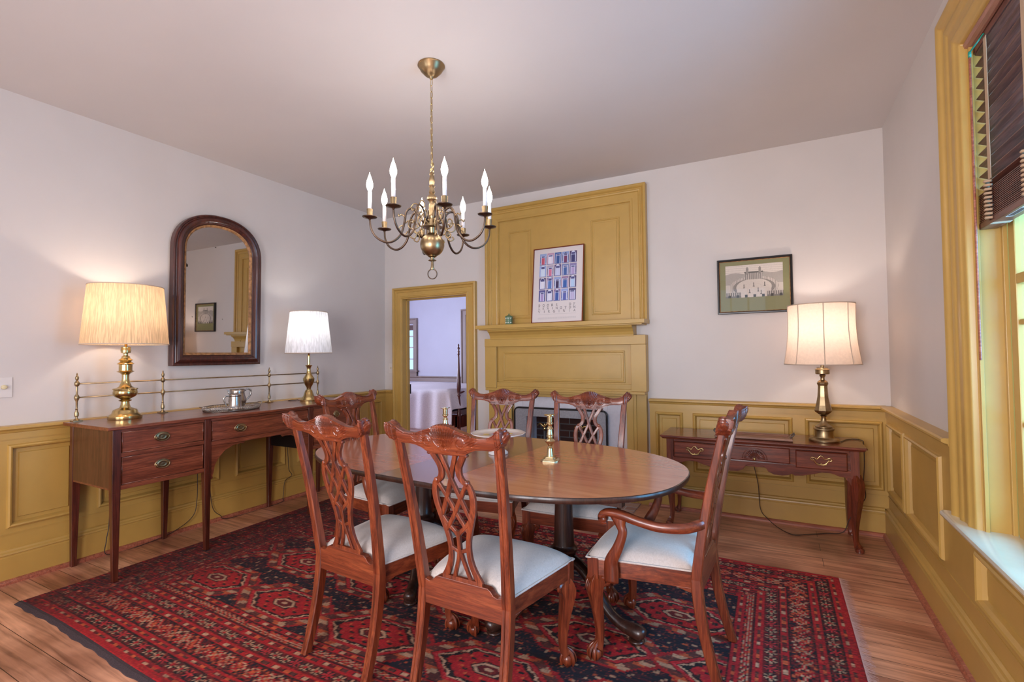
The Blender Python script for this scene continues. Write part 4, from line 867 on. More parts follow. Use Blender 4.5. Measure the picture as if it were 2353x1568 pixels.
# ------------------------------------------------------------------ lamps
def lamp(name, label, loc, shade, mshade, prof, mbase, bulb, col, power, cordp=None, facet=None, pleats=0, stem=None, bmat='bulb_w', panels=0, bz=None):
    t = empty(name, loc); tag(t, label, 'table lamp')
    m = MB(); m.lathe(prof, (0, 0, 0), 40); m.build('base', mbase, t, autosm=True)
    if facet:
        m = MB(); m.lathe(facet, (0, 0, 0), n=8, smooth=False, phase=.2); m.build('body', mbase, t, bev=.001)
    r0_, r1_, z0, z1, flare = shade
    m = MB(); n = 180; lp = []
    for k in range(13):
        v = k/12; r_ = r0_+(r1_-r0_)*v; r_ -= flare*math.sin(PI*v)
        if panels: lp.append([((r_*(math.cos(PI/panels)/math.cos(((2*PI*i/n) % (2*PI/panels))-PI/panels)*.25+.75))*math.cos(2*PI*i/n), (r_*(math.cos(PI/panels)/math.cos(((2*PI*i/n) % (2*PI/panels))-PI/panels)*.25+.75))*math.sin(2*PI*i/n), z0+(z1-z0)*v) for i in range(n)])
        else: lp.append([((r_+(.0012*(i % 2) if pleats else 0))*math.cos(2*PI*i/n), (r_+(.0012*(i % 2) if pleats else 0))*math.sin(2*PI*i/n), z0+(z1-z0)*v) for i in range(n)])
    m.loops(lp, smooth=not pleats); sh = m.build('lamp_shade', mshade, t)
    m = MB()
    for r_, z in ((r0_, z0), (r1_, z1)): m.tube([((r_+.001)*math.cos(2*PI*i/60), (r_+.001)*math.sin(2*PI*i/60), z) for i in range(60)], .0035, 6, closed=True)
    if panels:
        for i in range(panels):
            a = 2*PI*i/panels; m.tube([((r0_+(r1_-r0_)*k/12-flare*math.sin(PI*k/12)+.0015)*math.cos(a), (r0_+(r1_-r0_)*k/12-flare*math.sin(PI*k/12)+.0015)*math.sin(a), z0+(z1-z0)*k/12) for k in range(13)], .003, 6)
    m.build('shade_trim', 'shadetrim', sh)
    m = MB(); top = prof[-1][1]; m.tube([(0, 0, top-.01), (0, 0, z0+(z1-z0)*.35)], .008, 10); m.build('stem', mbase, t)
    m = MB(); zb = z0+(z1-z0)*.42
    for s in (-1, 1): m.tube(crv([(0, 0, z0+.02), (s*.05, 0, zb), (s*.03, 0, z1-.03), (0, 0, z1-.01)], 6), .0015, 6)
    for k in range(3): a = 2*PI*k/3+.4; m.tube([(0, 0, z1-.012), (r1_*math.cos(a), r1_*math.sin(a), z1-.004)], .0013, 6)
    m.lathe([(.004, z1-.014), (.006, z1-.008), (.003, z1), (.008, z1+.006), (.001, z1+.016)], (0, 0, 0), 12); m.build('harp', 'abrass', t)
    m = MB(); m.lathe([(.012, zb-.045), (.014, zb-.03), (.026, zb), (.03, zb+.02), (.022, zb+.042), (.001, zb+.052)], (0, 0, 0), 18); m.build('bulb', bulb, t)
    l = bpy.data.lights.new('lamp_light', 'POINT'); l.energy = power; l.color = col; l.shadow_soft_size = .035
    lo = bpy.data.objects.new('lamp_light', l); C.objects.link(lo); lo.parent = t; lo.location = (0, 0, zb+.075 if bz is None else bz)
    return t
z = .905
P1 = [(.001, 0), (.090, 0), (.092, .006), (.092, .018), (.088, .022), (.074, .030), (.070, .034), (.066, .046), (.062, .052), (.046, .058), (.030, .064), (.024, .080), (.022, .096), (.034, .101), (.036, .104), (.022, .108), (.034, .114), (.055, .124), (.065, .136), (.066, .150), (.062, .160), (.068, .164), (.066, .169), (.050, .171), (.034, .180), (.024, .200), (.019, .225), (.020, .245), (.030, .255), (.048, .262), (.036, .268), (.036, .300), (.047, .304), (.040, .310), (.028, .318), (.040, .326), (.024, .336), (.022, .346), (.012, .352), (.012, .362), (.026, .366), (.028, .380), (.026, .386), (.026, .398), (.008, .40)]
P1 = [(r_, zz*1.18) for r_, zz in P1]
lamp('table_lamp', 'tall brass baluster lamp with warm cream pleated shade, left end of the sideboard', (.25, -2.70, z), (.232, .200, 1.392-z, 1.772-z, 0), 'shade1', P1, 'brass', 'bulb_w', (1, .84, .68), 4.8, pleats=1)
P2 = [(.001, 0), (.072, 0), (.074, .010), (.064, .018), (.046, .030), (.036, .050), (.030, .062), (.018, .070), (.020, .082), (.034, .098), (.046, .120), (.048, .134), (.040, .142), (.032, .150), (.020, .165), (.015, .190), (.022, .205), (.032, .212), (.012, .216), (.011, .30), (.006, .301)]
P2 = [(r_, zz*1.5 if zz < .22 else .324+(zz-.216)*.9) for r_, zz in P2]
lamp('table_lamp', 'smaller brass lamp with bright white pleated shade, right end of the sideboard', (.34, -1.34, z), (.194, .155, 1.332-z, 1.697-z, 0), 'shade2', P2, 'brass', 'bulb_w', (1, .96, .9), 3.2, pleats=1)
z3 = .68
P3 = [(.001, 0), (.090, 0), (.092, .006), (.092, .014), (.086, .022), (.060, .030), (.057, .036), (.057, .078), (.064, .084), (.062, .092), (.052, .096), (.052, .104), (.044, .110), (.026, .122), (.018, .140), (.014, .165), (.018, .175), (.026, .179), (.010, .182), (.008, .20)]
F3 = [(.012, .182), (.03, .188), (.052, .205), (.055, .214), (.045, .25), (.034, .31), (.030, .37), (.030, .385), (.034, .395), (.036, .404), (.026, .406)]
lt = lamp('table_lamp', 'antique brass lamp with cream panelled bell shade on the console by the corner', (4.29, -.33, z3), (.228, .200, 1.213-z3, 1.624-z3, .012), 'shade3', P3, 'abrass', 'bulb_w', (1, .88, .78), 4.5, facet=F3, panels=8)
m = MB(); m.lathe([(.026, .406), (.034, .408), (.026, .416), (.014, .425), (.012, .44), (.018, .452), (.020, .458), (.012, .462), (.04, .464), (.043, .468), (.042, .492), (.046, .496), (.034, .504), (.034, .508), (.011, .51), (.011, .58)], (0, 0, 0), 32); m.build('neck', 'abrass', lt, autosm=True)

# ------------------------------------------------------------------ tray, tankard and jug on the sideboard
tr = empty('oval_tray', (.40, -2.075, .905)); tag(tr, 'oval silver gallery tray with pierced rim on the sideboard', 'tray')
def ell(rx, ry, z, n=96): return [(rx*math.cos(2*PI*i/n), ry*math.sin(2*PI*i/n), z) for i in range(n)]
m = MB(); m.loops([ell(.125, .185, .008), ell(.13, .19, .003), ell(.14, .2, .003), ell(.142, .202, .006), ell(.138, .198, .007)], cap0=True, smooth=True); m.loops([ell(.138, .198, .008), ell(.02, .02, .0081)], cap1=True); m.build('plate', 'pewter', tr)
m = MB(); m.tube(ell(.149, .209, .034, 96), .0028, 8, closed=True)
for i in range(96):
    a = 2*PI*i/96; b_ = 2*PI*(i+.8)/96
    m.tube([(.141*math.cos(a), .201*math.sin(a), .006), (.149*math.cos(b_), .209*math.sin(b_), .033)], .0013, 5); m.tube([(.141*math.cos(b_), .201*math.sin(b_), .006), (.149*math.cos(a), .209*math.sin(a), .033)], .0013, 5)
m.build('gallery', 'pewter', tr)
for s in (-1, 1):
    m = MB(); m.tube(crv([(-.035, s*.207, .034), (-.02, s*.228, .042), (.02, s*.228, .042), (.035, s*.207, .034)], 8), .003, 8); m.build('handle', 'pewter', tr)
jg = empty('pewter_jug', (.36, -2.01, .914)); tag(jg, 'larger bellied pewter jug at the back of the oval tray', 'jug')
m = MB(); m.lathe([(.001, .002), (.046, 0), (.05, .006), (.046, .014), (.056, .03), (.062, .05), (.06, .072), (.052, .095), (.049, .12), (.054, .14), (.052, .141), (.047, .12), (.05, .095), (.056, .07), (.04, .02), (.001, .01)], (0, 0, 0), 36); m.build('body', 'pewter', jg)
m = MB(); q = crv([(-.0, .052, .128, .006), (-.0, .075, .142, .0065), (-.0, .098, .125, .007), (-.0, .092, .09, .006), (-.0, .068, .06, .005), (0, .058, .05, .004)], 6); m.tube([p[:3] for p in q], [p[3] for p in q], 8); o = m.build('handle', 'pewter', jg); jg.rotation_euler = (0, 0, R(-12))
tk = empty('pewter_tankard', (.45, -2.085, .914)); tag(tk, 'small straight pewter tankard at the front of the oval tray', 'tankard')
m = MB(); m.lathe([(.001, .001), (.046, 0), (.047, .006), (.044, .01), (.0425, .05), (.0385, .095), (.041, .099), (.041, .108), (.037, .114), (.032, .116), (.001, .119)], (0, 0, 0), 32); m.build('body', 'pewter', tk, autosm=True)
m = MB(); q = crv([(0, -.038, .095, .005), (0, -.056, .102, .0055), (0, -.074, .085, .006), (0, -.066, .05, .005), (0, -.05, .02, .004), (0, -.044, .015, .003)], 6); m.tube([p[:3] for p in q], [p[3] for p in q], 8); m.tube(crv([(0, -.036, .115), (0, -.046, .122), (0, -.042, .135), (0, -.052, .140)], 5), .004, 7); m.build('handle', 'pewter', tk); tk.rotation_euler = (0, 0, R(-20))

# ------------------------------------------------------------------ console table on the right of the back wall
cn = empty('console_table', (3.87, -.29, 0)); tag(cn, 'low cherry console table with three drawers and curved legs', 'console table')
m = MB(); X0, X1, Yf, Yb = 3.218, 4.512, -.515, -.078
lp = []
for ins, z in ((.02, .652), (.012, .655), (.008, .662), (0, .668), (0, .676), (.004, .68)): lp.append([(X0+ins, Yb, z), (X0+ins, Yf+.012+ins, z), (X0+ins+.008, Yf+ins, z), (X1-ins-.008, Yf+ins, z), (X1-ins, Yf+.012+ins, z), (X1-ins, Yb, z)])
m.loops(lp, cap0=True, cap1=True); P(cn, m, 'top', 'cherX')
cx0, cx1, cf, cb = 3.262, 4.468, -.472, -.09
m = MB(); m.box(cx0, cx1, cf+.02, cb, .49, .652); m.box(cx0+.05, cx1-.05, cf, cf+.02, .635, .652)
sk = [(cx0+.03, .52), (cx0+.03, .47), (3.37, .478), (3.40, .49), (3.45, .50), (3.52, .478), (3.58, .462), (3.625, .458), (3.645, .468), (3.66, .458), (3.70, .45), (3.75, .452), (3.785, .468), (3.795, .485), (3.815, .505), (3.865, .515), (3.915, .505), (3.935, .485), (3.945, .468), (3.98, .452), (4.03, .45), (4.07, .458), (4.085, .468), (4.105, .458), (4.15, .462), (4.21, .478), (4.28, .50), (4.33, .49), (4.36, .478), (cx1-.03, .47), (cx1-.03, .52), (4.1, .525), (3.6, .525)]
m.prism(sk, lambda a, b, dd: (a, dd, b), cf, cf+.02); P(cn, m, 'case', 'cherX', bev=.0015, seg=1)
def cfront(x0, x1, z0, z1, kind):
    m = MB(); m.hexa([(x0, cf+.02, z0), (x1, cf+.02, z0), (x1, cf+.02, z1), (x0, cf+.02, z1)], [(x0, cf-.004, z0), (x1, cf-.004, z0), (x1, cf-.004, z1), (x0, cf-.004, z1)]); m.hexa([(x0, cf-.004, z0), (x1, cf-.004, z0), (x1, cf-.004, z1), (x0, cf-.004, z1)], [(x0+.006, cf-.010, z0+.006), (x1-.006, cf-.010, z0+.006), (x1-.006, cf-.010, z1-.006), (x0+.006, cf-.010, z1-.006)])
    dr = P(cn, m, 'drawer', 'cherX'); l = cn.location; xc, zc = (x0+x1)/2, (z0+z1)/2
    if kind == 'bat':
        m = MB(); pts = [(-.062, .012), (-.052, .022), (-.038, .018), (-.026, .010), (-.018, .014), (-.010, .028), (0, .034), (.010, .028), (.018, .014), (.026, .010), (.038, .018), (.052, .022), (.062, .012), (.056, .002), (.042, .002), (.034, -.008), (.028, -.022), (.012, -.030), (0, -.018), (-.012, -.030), (-.028, -.022), (-.034, -.008), (-.042, .002), (-.056, .002)]
        m.tube([(xc+a-l.x, cf-.013-l.y, zc+b) for a, b in pts], .0036, 7, closed=True)
        h = m.build('handle', 'brass', dr)
        m = MB(); m.tube([(xc+a-l.x, cf-.022-l.y, zc+b) for a, b in crv([(-.044, .008), (-.03, -.012), (-.012, -.022), (0, -.026), (.012, -.022), (.03, -.012), (.044, .008)], 4)], .003, 7)
        for s in (-1, 1): m.lathe([(.005, 0), (.005, -.012), (.001, -.016)], (xc+s*.044-l.x, cf-.010-l.y, zc+.008), 10, axis='Y')
        m.build('bail', 'brass', h)
    else:
        m = MB(); n = 15; zb = z0+.014
        for k in range(n):
            a = PI*(k+.5)/n; m.tube([(xc+r_*math.cos(a)-l.x, cf-.011-l.y, zb+r_*math.sin(a)) for r_ in (.018, .04, .066)], [.0012, .0038, .0068], 7)
        m.tube([(xc+.078*math.cos(PI*k/30)-l.x, cf-.011-l.y, zb+.078*math.sin(PI*k/30)) for k in range(31)], .003, 6)
        fa = m.build('carved_fan', 'cherX', dr)
        m = MB(); m.lathe([(.004, 0), (.004, -.012), (.011, -.018), (.010, -.024), (.001, -.027)], (xc-l.x, cf-.010-l.y, zb+.004), 14, axis='Y'); m.build('knob', 'brass', dr)
cfront(3.315, 3.612, .515, .632, 'bat'); cfront(3.645, 4.078, .535, .640, 'fan'); cfront(4.112, 4.405, .515, .632, 'bat')
for x, y, sx, sy in ((cx0+.022, cf+.022, -1, -1), (cx1-.022, cf+.022, 1, -1), (cx0+.022, cb-.022, -1, 1), (cx1-.022, cb-.022, 1, 1)):
    m = MB(); dx, dy = sx*.7071, (sy*.7071 if sy < 0 else .15)
    m.box(x-.024, x+.024, y-.024, y+.024, .47, .652)
    q = crv([(0, .49, .025), (.008, .455, .030), (.014, .42, .031), (.012, .36, .028), (.004, .28, .023), (-.004, .20, .018), (-.008, .12, .0135), (-.006, .07, .012), (.002, .04, .014), (.014, .022, .020)], 5)
    m.tube([(x+dx*p[0], y+dy*p[0], p[1]) for p in q], [p[2] for p in q], 12, up=(dx, dy, .01), square=True)
    m.lathe([(.022, .0), (.026, .004), (.025, .009), (.027, .013), (.026, .02), (.016, .030), (.004, .034)], (x+dx*.018, y+dy*.018, 0), 18)
    if sy < 0:
        m.prism([(x-sx*.02, .475), (x-sx*.055, .475), (x-sx*.05, .462), (x-sx*.035, .45), (x-sx*.026, .43), (x-sx*.02, .42)], lambda a, b, dd: (a, dd, b), cf+.002, cf+.024)
    P(cn, m, 'leg', 'cherZ', autosm=True)
ct = empty('wooden_tray', (3.85, -.37, .68)); tag(ct, 'flat rectangular wooden tray with scrolled metal handles on the console', 'tray')
m = MB(); lp = []
for ins, z in ((.012, .001), (0, .006), (0, .016), (.006, .02), (.018, .02), (.03, .010), (.04, .009)): lp.append([(a, b, z) for a, b in ((-.25+ins, -.10+ins), (.25-ins, -.10+ins), (.25-ins, .12-ins), (-.25+ins, .12-ins))])
m.loops(lp, cap0=True, cap1=True); m.build('board', wood('weathered_tray_wood', (90, 56, 44), (140, 96, 76), (176, 138, 116), 'X', .5, .1), ct, bev=.002)
for s in (-1, 1):
    m = MB(); m.tube(crv([(s*.235, -.04, .018), (s*.25, -.05, .035), (s*.262, -.03, .046), (s*.256, .0, .04), (s*.262, .04, .046), (s*.25, .06, .035), (s*.235, .05, .018)], 5), .0035, 7); m.build('handle', 'iron', ct)

# ------------------------------------------------------------------ cords
def cord(name, label, pts, r_=.0028): 
    m = MB(); m.tube(crv(pts, 8), r_, 7); o = m.build(name, 'cord'); tag(o, label, 'cord'); return o
cord('lamp_cord', 'dark lamp cord looping beside the console right leg and up over its top', [(4.385, -.33, .684), (4.43, -.21, .684), (4.49, -.17, .684), (4.522, -.20, .682), (4.528, -.20, .66), (4.53, -.2, .6), (4.53, -.19, .5), (4.525, -.18, .395), (4.535, -.17, .29), (4.50, -.15, .22), (4.44, -.14, .11), (4.40, -.15, .02), (4.29, -.18, .004), (4.18, -.255, .004), (4.088, -.305, .004), (4.0, -.2, .004), (3.93, -.12, .035), (3.88, -.105, .10), (3.868, -.10, .28), (3.838, -.105, .442), (3.83, -.095, .49)])
cord('lamp_cord', 'dark cord hanging beneath the sideboard behind its second rear leg', [(.078, -2.15, .60), (.085, -2.148, .413), (.09, -2.153, .217), (.10, -2.19, .10), (.10, -2.33, .028), (.10, -2.5, .005), (.1, -2.72, .006), (.095, -2.73, .1), (.08, -2.71, .2), (.078, -2.70, .5)])
cord('lamp_cord', 'dark cord dangling under the right part of the sideboard', [(.07, -1.365, .60), (.085, -1.355, .40), (.085, -1.345, .276), (.085, -1.315, .215), (.085, -1.385, .178), (.09, -1.41, .04), (.10, -1.45, .004), (.1, -1.9, .004), (.1, -1.98, .05), (.085, -2.03, .12), (.075, -2.05, .3)])
cord('switch_cord', 'thin looped cord beside the small white shaded lamp base', [(.27, -1.35, .9085), (.2, -1.345, .9085), (.15, -1.30, .9085), (.13, -1.36, .9085), (.16, -1.41, .9085), (.22, -1.37, .9085)], .0022)

# ------------------------------------------------------------------ mirror
mi = empty('wall_mirror', (.03, -1.97, 1.24)); tag(mi, 'arched walnut framed mirror with gilt liner above the sideboard', 'mirror')
def arch(ins, n=30):
    hw = .352-ins; z0 = 0+ins; zs = .89; rise = .312-ins*.95
    o = [(hw, z0), (hw, zs)]
    for k in range(1, n): t = PI*k/n; o.append((hw*math.copysign(abs(math.cos(t))**.9, math.cos(t)), zs+rise*math.sin(t)**.88))
    return o+[(-hw, zs), (-hw, z0)]
TILT = .02
def MP(s, zz, dd): return (dd+TILT*zz*0, s, zz)
m = MB(); m.loops([[MP(a, b, dd) for a, b in arch(ins)] for ins, dd in ((0, -.02), (0, .03), (.006, .036), (.014, .036), (.018, .03), (.024, .031), (.032, .045), (.046, .05), (.058, .046), (.064, .036), (.070, .036), (.074, .028), (.078, .026), (.082, .02))], smooth=False)
m.build('frame', 'frameD', mi, bev=.0015, seg=1)
m = MB(); m.loops([[MP(a, b, dd) for a, b in arch(ins)] for ins, dd in ((.080, .018), (.082, .026), (.090, .024), (.100, .012), (.1, .005))]); m.build('gilt_liner', 'gilt', mi)
m = MB(); m.add([MP(a, b, .010) for a, b in arch(.092)], [tuple(range(len(arch(.092))))]); m.build('glass', 'mirror', mi)
mi.rotation_euler = (0, R(.68), R(-.72))

# ------------------------------------------------------------------ framed poster and print
def sheet(name, w, h, res, paint, parent, loc, rot, rough=.6):
    nx, nz = int(w/res), int(h/res); U, V = np.meshgrid(np.linspace(0, w, nx+1), np.linspace(0, h, nz+1)); col = paint(U, V)
    co = np.stack([U-w/2, np.zeros_like(U), V-h/2], -1).reshape(-1, 3); i = np.arange(nz)[:, None]*(nx+1)+np.arange(nx)[None]; qd = np.stack([i, i+1, i+nx+2, i+nx+1], -1).reshape(-1, 4)
    o = grid_mesh(name, co, qd, col.reshape(-1, 3), vc_mat(name+'_print', rough), parent); o.location = loc; o.rotation_euler = rot; return o
STR = {  # strokes (x0,y0,x1,y1) on a unit cell; thick ones are marked 1; 'o' arcs
 'D': [('l', .2, 0, .2, 1, 1), ('a', .2, .5, .62, .5, -90, 90, 1), ('l', .08, 0, .2, 0, 0), ('l', .08, 1, .2, 1, 0)], 'O': [('a', .5, .5, .42, .5, 0, 360, 1)],
 'R': [('l', .2, 0, .2, 1, 1), ('a', .2, .74, .5, .26, -90, 90, 1), ('l', .36, .5, .85, 0, 1), ('l', .08, 0, .34, 0, 0), ('l', .08, 1, .2, 1, 0), ('l', .78, 0, .95, 0, 0)],
 'S': [('a', .5, .76, .28, .24, 30, 270, 1), ('a', .5, .25, .3, .25, -150, 90, 1)], 'F': [('l', .22, 0, .22, 1, 1), ('l', .1, 1, .8, 1, 0), ('l', .22, .52, .62, .52, 0), ('l', .1, 0, .36, 0, 0), ('l', .8, 1, .8, .84, 0)],
 'L': [('l', .25, 0, .25, 1, 1), ('l', .12, 0, .85, 0, 0), ('l', .12, 1, .4, 1, 0), ('l', .85, 0, .85, .16, 0)], 'E': [('l', .22, 0, .22, 1, 1), ('l', .1, 1, .78, 1, 0), ('l', .1, 0, .82, 0, 0), ('l', .22, .52, .62, .52, 0), ('l', .82, 0, .82, .16, 0), ('l', .78, 1, .78, .86, 0)],
 'X': [('l', .12, 1, .88, 0, 1), ('l', .88, 1, .12, 0, 0), ('l', .02, 0, .24, 0, 0), ('l', .76, 0, 1, 0, 0), ('l', 0, 1, .26, 1, 0), ('l', .76, 1, 1, 1, 0)], 'I': [('l', .5, 0, .5, 1, 1), ('l', .38, 0, .62, 0, 0), ('l', .38, 1, .62, 1, 0)],
 'N': [('l', .15, 0, .15, 1, 0), ('l', .15, 1, .85, 0, 1), ('l', .85, 0, .85, 1, 0), ('l', .02, 1, .15, 1, 0), ('l', .05, 0, .25, 0, 0), ('l', .73, 1, .97, 1, 0)], 'G': [('a', .52, .5, .42, .5, 45, 330, 1), ('l', .86, .42, .86, .1, 1), ('l', .66, .42, .98, .42, 0)],
 'T': [('l', .5, 0, .5, 1, 1), ('l', .08, 1, .92, 1, 0), ('l', .36, 0, .64, 0, 0), ('l', .08, 1, .08, .86, 0), ('l', .92, 1, .92, .86, 0)], 'V': [('l', .08, 1, .5, 0, 1), ('l', .92, 1, .5, 0, 0), ('l', 0, 1, .22, 1, 0), ('l', .8, 1, 1, 1, 0)],
 'A': [('l', .5, 1, .08, 0, 0), ('l', .5, 1, .92, 0, 1), ('l', .24, .34, .76, .34, 0), ('l', 0, 0, .18, 0, 0), ('l', .8, 0, 1, 0, 0)]}
def draw_char(col, U, V, ch, x, y, w, h, ink, th=.0016):
    sub = (U > x-.004) & (U < x+w+.004) & (V > y-.004) & (V < y+h+.004); ii = np.where(sub); u, v = (U[ii]-x), (V[ii]-y); hit = np.zeros(len(u), bool)
    for s in STR[ch]:
        if s[0] == 'l': segs = [(s[1], s[2], s[3], s[4])]; t = s[5]
        else:
            aa = np.radians(np.linspace(s[5], s[6], 22)); px_, py_ = s[1]+s[3]*np.cos(aa), s[2]+s[4]*np.sin(aa); segs = [(px_[k], py_[k], px_[k+1], py_[k+1]) for k in range(21)]; t = s[7]
        for a, b, c, d_ in segs:
            a, c, b, d_ = a*w, c*w, b*h, d_*h; L2 = (c-a)**2+(d_-b)**2+1e-12; tt = np.clip(((u-a)*(c-a)+(v-b)*(d_-b))/L2, 0, 1)
            hit |= np.hypot(u-a-tt*(c-a), v-b-tt*(d_-b)) < (th if t else th*.62)
    col[ii[0][hit], ii[1][hit]] = ink
PW, PH = .503, .715
def paint_poster(U, V):
    lin = lambda c: np.array(srgb(c)); col = np.broadcast_to(lin((216, 206, 204)), U.shape+(3,)).copy(); rs = np.random.RandomState(5)
    gx0, gx1, gy0, gy1 = .062, PW-.058, .192, .668; cw, chh = (gx1-gx0)/5, (gy1-gy0)/4
    walls = [(150, 168, 210), (190, 150, 176), (70, 100, 165), (140, 158, 205), (76, 60, 100), (150, 170, 220), (180, 168, 190), (96, 80, 130), (120, 135, 180), (140, 130, 175), (88, 78, 120), (150, 130, 170), (150, 165, 210), (150, 120, 160), (80, 70, 110), (90, 90, 150), (84, 80, 130), (140, 112, 160), (150, 165, 215), (84, 76, 116)]
    doors = [(196, 90, 110), (230, 220, 235), (60, 90, 150), (120, 60, 100), (60, 60, 110), (210, 222, 240), (210, 120, 150), (200, 205, 235), (70, 100, 160), (180, 160, 205), (225, 222, 235), (90, 125, 190), (60, 50, 90), (60, 100, 170), (180, 205, 235), (170, 150, 200), (222, 220, 235), (60, 90, 165), (90, 100, 175), (190, 180, 215)]
    for r_ in range(4):
        for c_ in range(5):
            k = r_*5+c_; x0, y1 = gx0+c_*cw, gy1-r_*chh; x1, y0 = x0+cw-.007, y1-chh+.007; m_ = (U > x0) & (U < x1) & (V > y0) & (V < y1); n = (U-x0)/(x1-x0); h = (V-y0)/(y1-y0)
            nz = rs.rand(*U.shape)*.25+.85; col[m_] = (lin(walls[k])*np.ones(3))*nz[m_][:, None]
            ht = .72+.06*((k*7) % 3)/2; wd = .22+.05*((k*5) % 3)/2; archd = k in (4, 5, 7, 10, 14, 16, 11, 17)
            fr = (np.abs(n-.5) < wd+.10) & (h < ht+.08); 
            if archd: fr = ((np.abs(n-.5) < wd+.10) & (h < ht-.1)) | (np.hypot((n-.5), (h-ht+.1)*.8*(y1-y0)/(x1-x0)*.8) < wd+.10)
            col[m_ & fr] = lin((205, 210, 232)); dr = (np.abs(n-.5) < wd) & (h < ht-.08) & (h > .05); col[m_ & dr] = lin(doors[k])
            col[m_ & (np.abs(n-.5) < wd) & (h > ht-.05) & fr & (h < ht+.05+.08*archd)] = lin((80, 80, 130)); col[m_ & dr & (np.abs(np.abs(n-.5)-wd*.5) < .015)] *= .8; col[m_ & (h < .06)] = lin((110, 115, 165))
            if k % 3 == 0: col[m_ & (np.abs(np.abs(n-.5)-.42) < .03) & (h > .2) & (h < .7)] = lin((60, 60, 100))
            if k in (3, 19, 10): col[m_ & (h > ht+.08) & (h < ht+.22-np.abs(n-.5)*.5)] = lin((60, 64, 110))
    ink = lin((52, 50, 56)); W_in = gx1-.007-gx0
    for word, y in (('DOORS  OF', .152), ('LEXINGTON', .122), ('VIRGINIA', .092)):
        n = len(word); st = (W_in-.021)/(n-1)
        for i, ch in enumerate(word):
            if ch != ' ': draw_char(col, U, V, ch, gx0+i*st+(.005 if ch == 'I' else 0), y, .021 if ch != 'I' else .012, .021, ink)
    fine = ((V > .028) & (V < .05) & (U > gx0-.004) & (U < gx1) & ((V*1000 % 5.5) < 2.2) & (np.sin(U*2600+np.floor(V*180)*3) > -.3)); col[fine] = lin((176, 168, 170))
    col[(np.abs(V-.076) < .0008) & (U > gx0) & (U < gx1)] = lin((190, 182, 184)); return col
po = empty('framed_poster', (2.217, -.128, 1.593)); tag(po, 'poster of twenty doors in thin copper frame leaning on the mantel shelf', 'poster')
hz = PH/2+.008
sheet('print', PW, PH, .0013, paint_poster, po, (0, 0, hz), (0, 0, 0), .35)
m = MB(); frame_sweep(m, lambda s, zz, dd: (s, -dd, zz), -PW/2-.006, PW/2+.006, .001, PH+.014, [(0, -.008), (0, .008), (.002, .01), (.006, .01), (.0085, .006), (.0085, 0)]); m.build('frame', plain('copper_frame', (150, 84, 62), .25, .8), po)
m = MB(); m.box(-PW/2, PW/2, .001, .008, .006, PH+.01); m.build('backing', 'black', po)
po.rotation_euler = (R(-6.0), 0, 0)
QW, QH = .536, .442
def paint_view(U, V):
    lin = lambda c: np.array(srgb(c)); col = np.broadcast_to(lin((126, 124, 78)), U.shape+(3,)).copy(); rs = np.random.RandomState(9)
    x0, x1, y0, y1 = .048, .455, .115, .375; m_ = (U > x0) & (U < x1) & (V > y0) & (V < y1); n = (U-x0)/(x1-x0)*2-1; h = (V-y0)/(y1-y0)
    g = np.full(U.shape, .58); nz = rs.rand(*U.shape); ht = np.sin(U*900+np.sin(V*150)*3)*np.sin(V*1100+np.sin(U*90)*3)
    g = np.where((h > .72), .66+.05*np.sin(V*400+U*60)-.16*(nz > .93), g)                     # sky with long strokes
    hill = (h < .74+.03*np.sin(n*7)) & (h > .40); g = np.where(hill, .30+.22*(ht > .1)+.12*nz, g)
    pl = np.hypot(n/.62, (h-.30)/.26) < 1; ringo = (np.hypot(n/.86, (h-.31)/.33) < 1); ringi = np.hypot(n/.74, (h-.30)/.27) < 1
    g = np.where(ringo & ~ringi, .62-.25*(np.sin(n*120) > .4), g); g = np.where(ringi & ~pl, .26+.14*nz, g); g = np.where(pl | ((h < .32) & (np.abs(n) < .6)), .64-.10*(nz > .88), g)
    hall = (np.abs(n) < .30) & (h > .54) & (h < .76); g = np.where(hall, .30+.26*(np.sin(n*95) > .0), g); g = np.where((np.abs(n) < .33) & (h > .74) & (h < .78), .22, g)
    tw = (np.abs(np.abs(n)-.22) < .045) & (h > .7) & (h < .93-.8*np.abs(np.abs(n)-.22)); g = np.where(tw, .28+.15*(np.sin(V*900) > 0), g)
    fg = (h < .16) & (np.abs(n) > .45); g = np.where(fg, .28+.3*(np.sin(n*80) > .2)*(h > .05), g); g = np.where((h < .08) & (np.sin(n*21+1) > .55), .12, g)
    for a, b in ((-.35, .3), (.0, .34), (.38, .34), (.15, .18), (-.15, .14), (.25, .1)): g = np.where((np.abs(n-a) < .012+.02*(h < b)) & (h < b+.10) & (h > b-.02), .16, g)
    g = np.clip((g-.62)*1.25+.64, .06, .72); col[m_] = (g[m_][:, None])**1.15*np.array([1.0, .90, .80]); return col
pt = empty('framed_engraving', (3.869, -.016, 1.609)); tag(pt, 'black framed engraving of a city square on green mat above the console', 'picture')
sheet('print', QW-.03, QH-.03, .0016, paint_view, pt, (0, 0, QH/2), (0, 0, 0), .5)
FP = lambda s, zz, dd: (s, -dd, zz)
m = MB(); frame_sweep(m, FP, -QW/2, QW/2, 0, QH, [(0, -.008), (0, .012), (.003, .016), (.012, .017), (.017, .010), (.0175, 0)]); m.build('frame', 'black', pt)
m = MB(); frame_sweep(m, FP, -QW/2+.017, QW/2-.017, .017, QH-.017, [(0, .001), (0, .008), (.004, .006), (.004, .001)]); m.build('gilt_slip', 'gilt', pt)
m = MB(); m.add([FP(a, b, .004) for a, b in ((-QW/2+.017, .017), (QW/2-.017, .017), (QW/2-.017, QH-.017), (-QW/2+.017, QH-.017))], [(0, 1, 2, 3)]); m.build('glass', 'glass', pt)
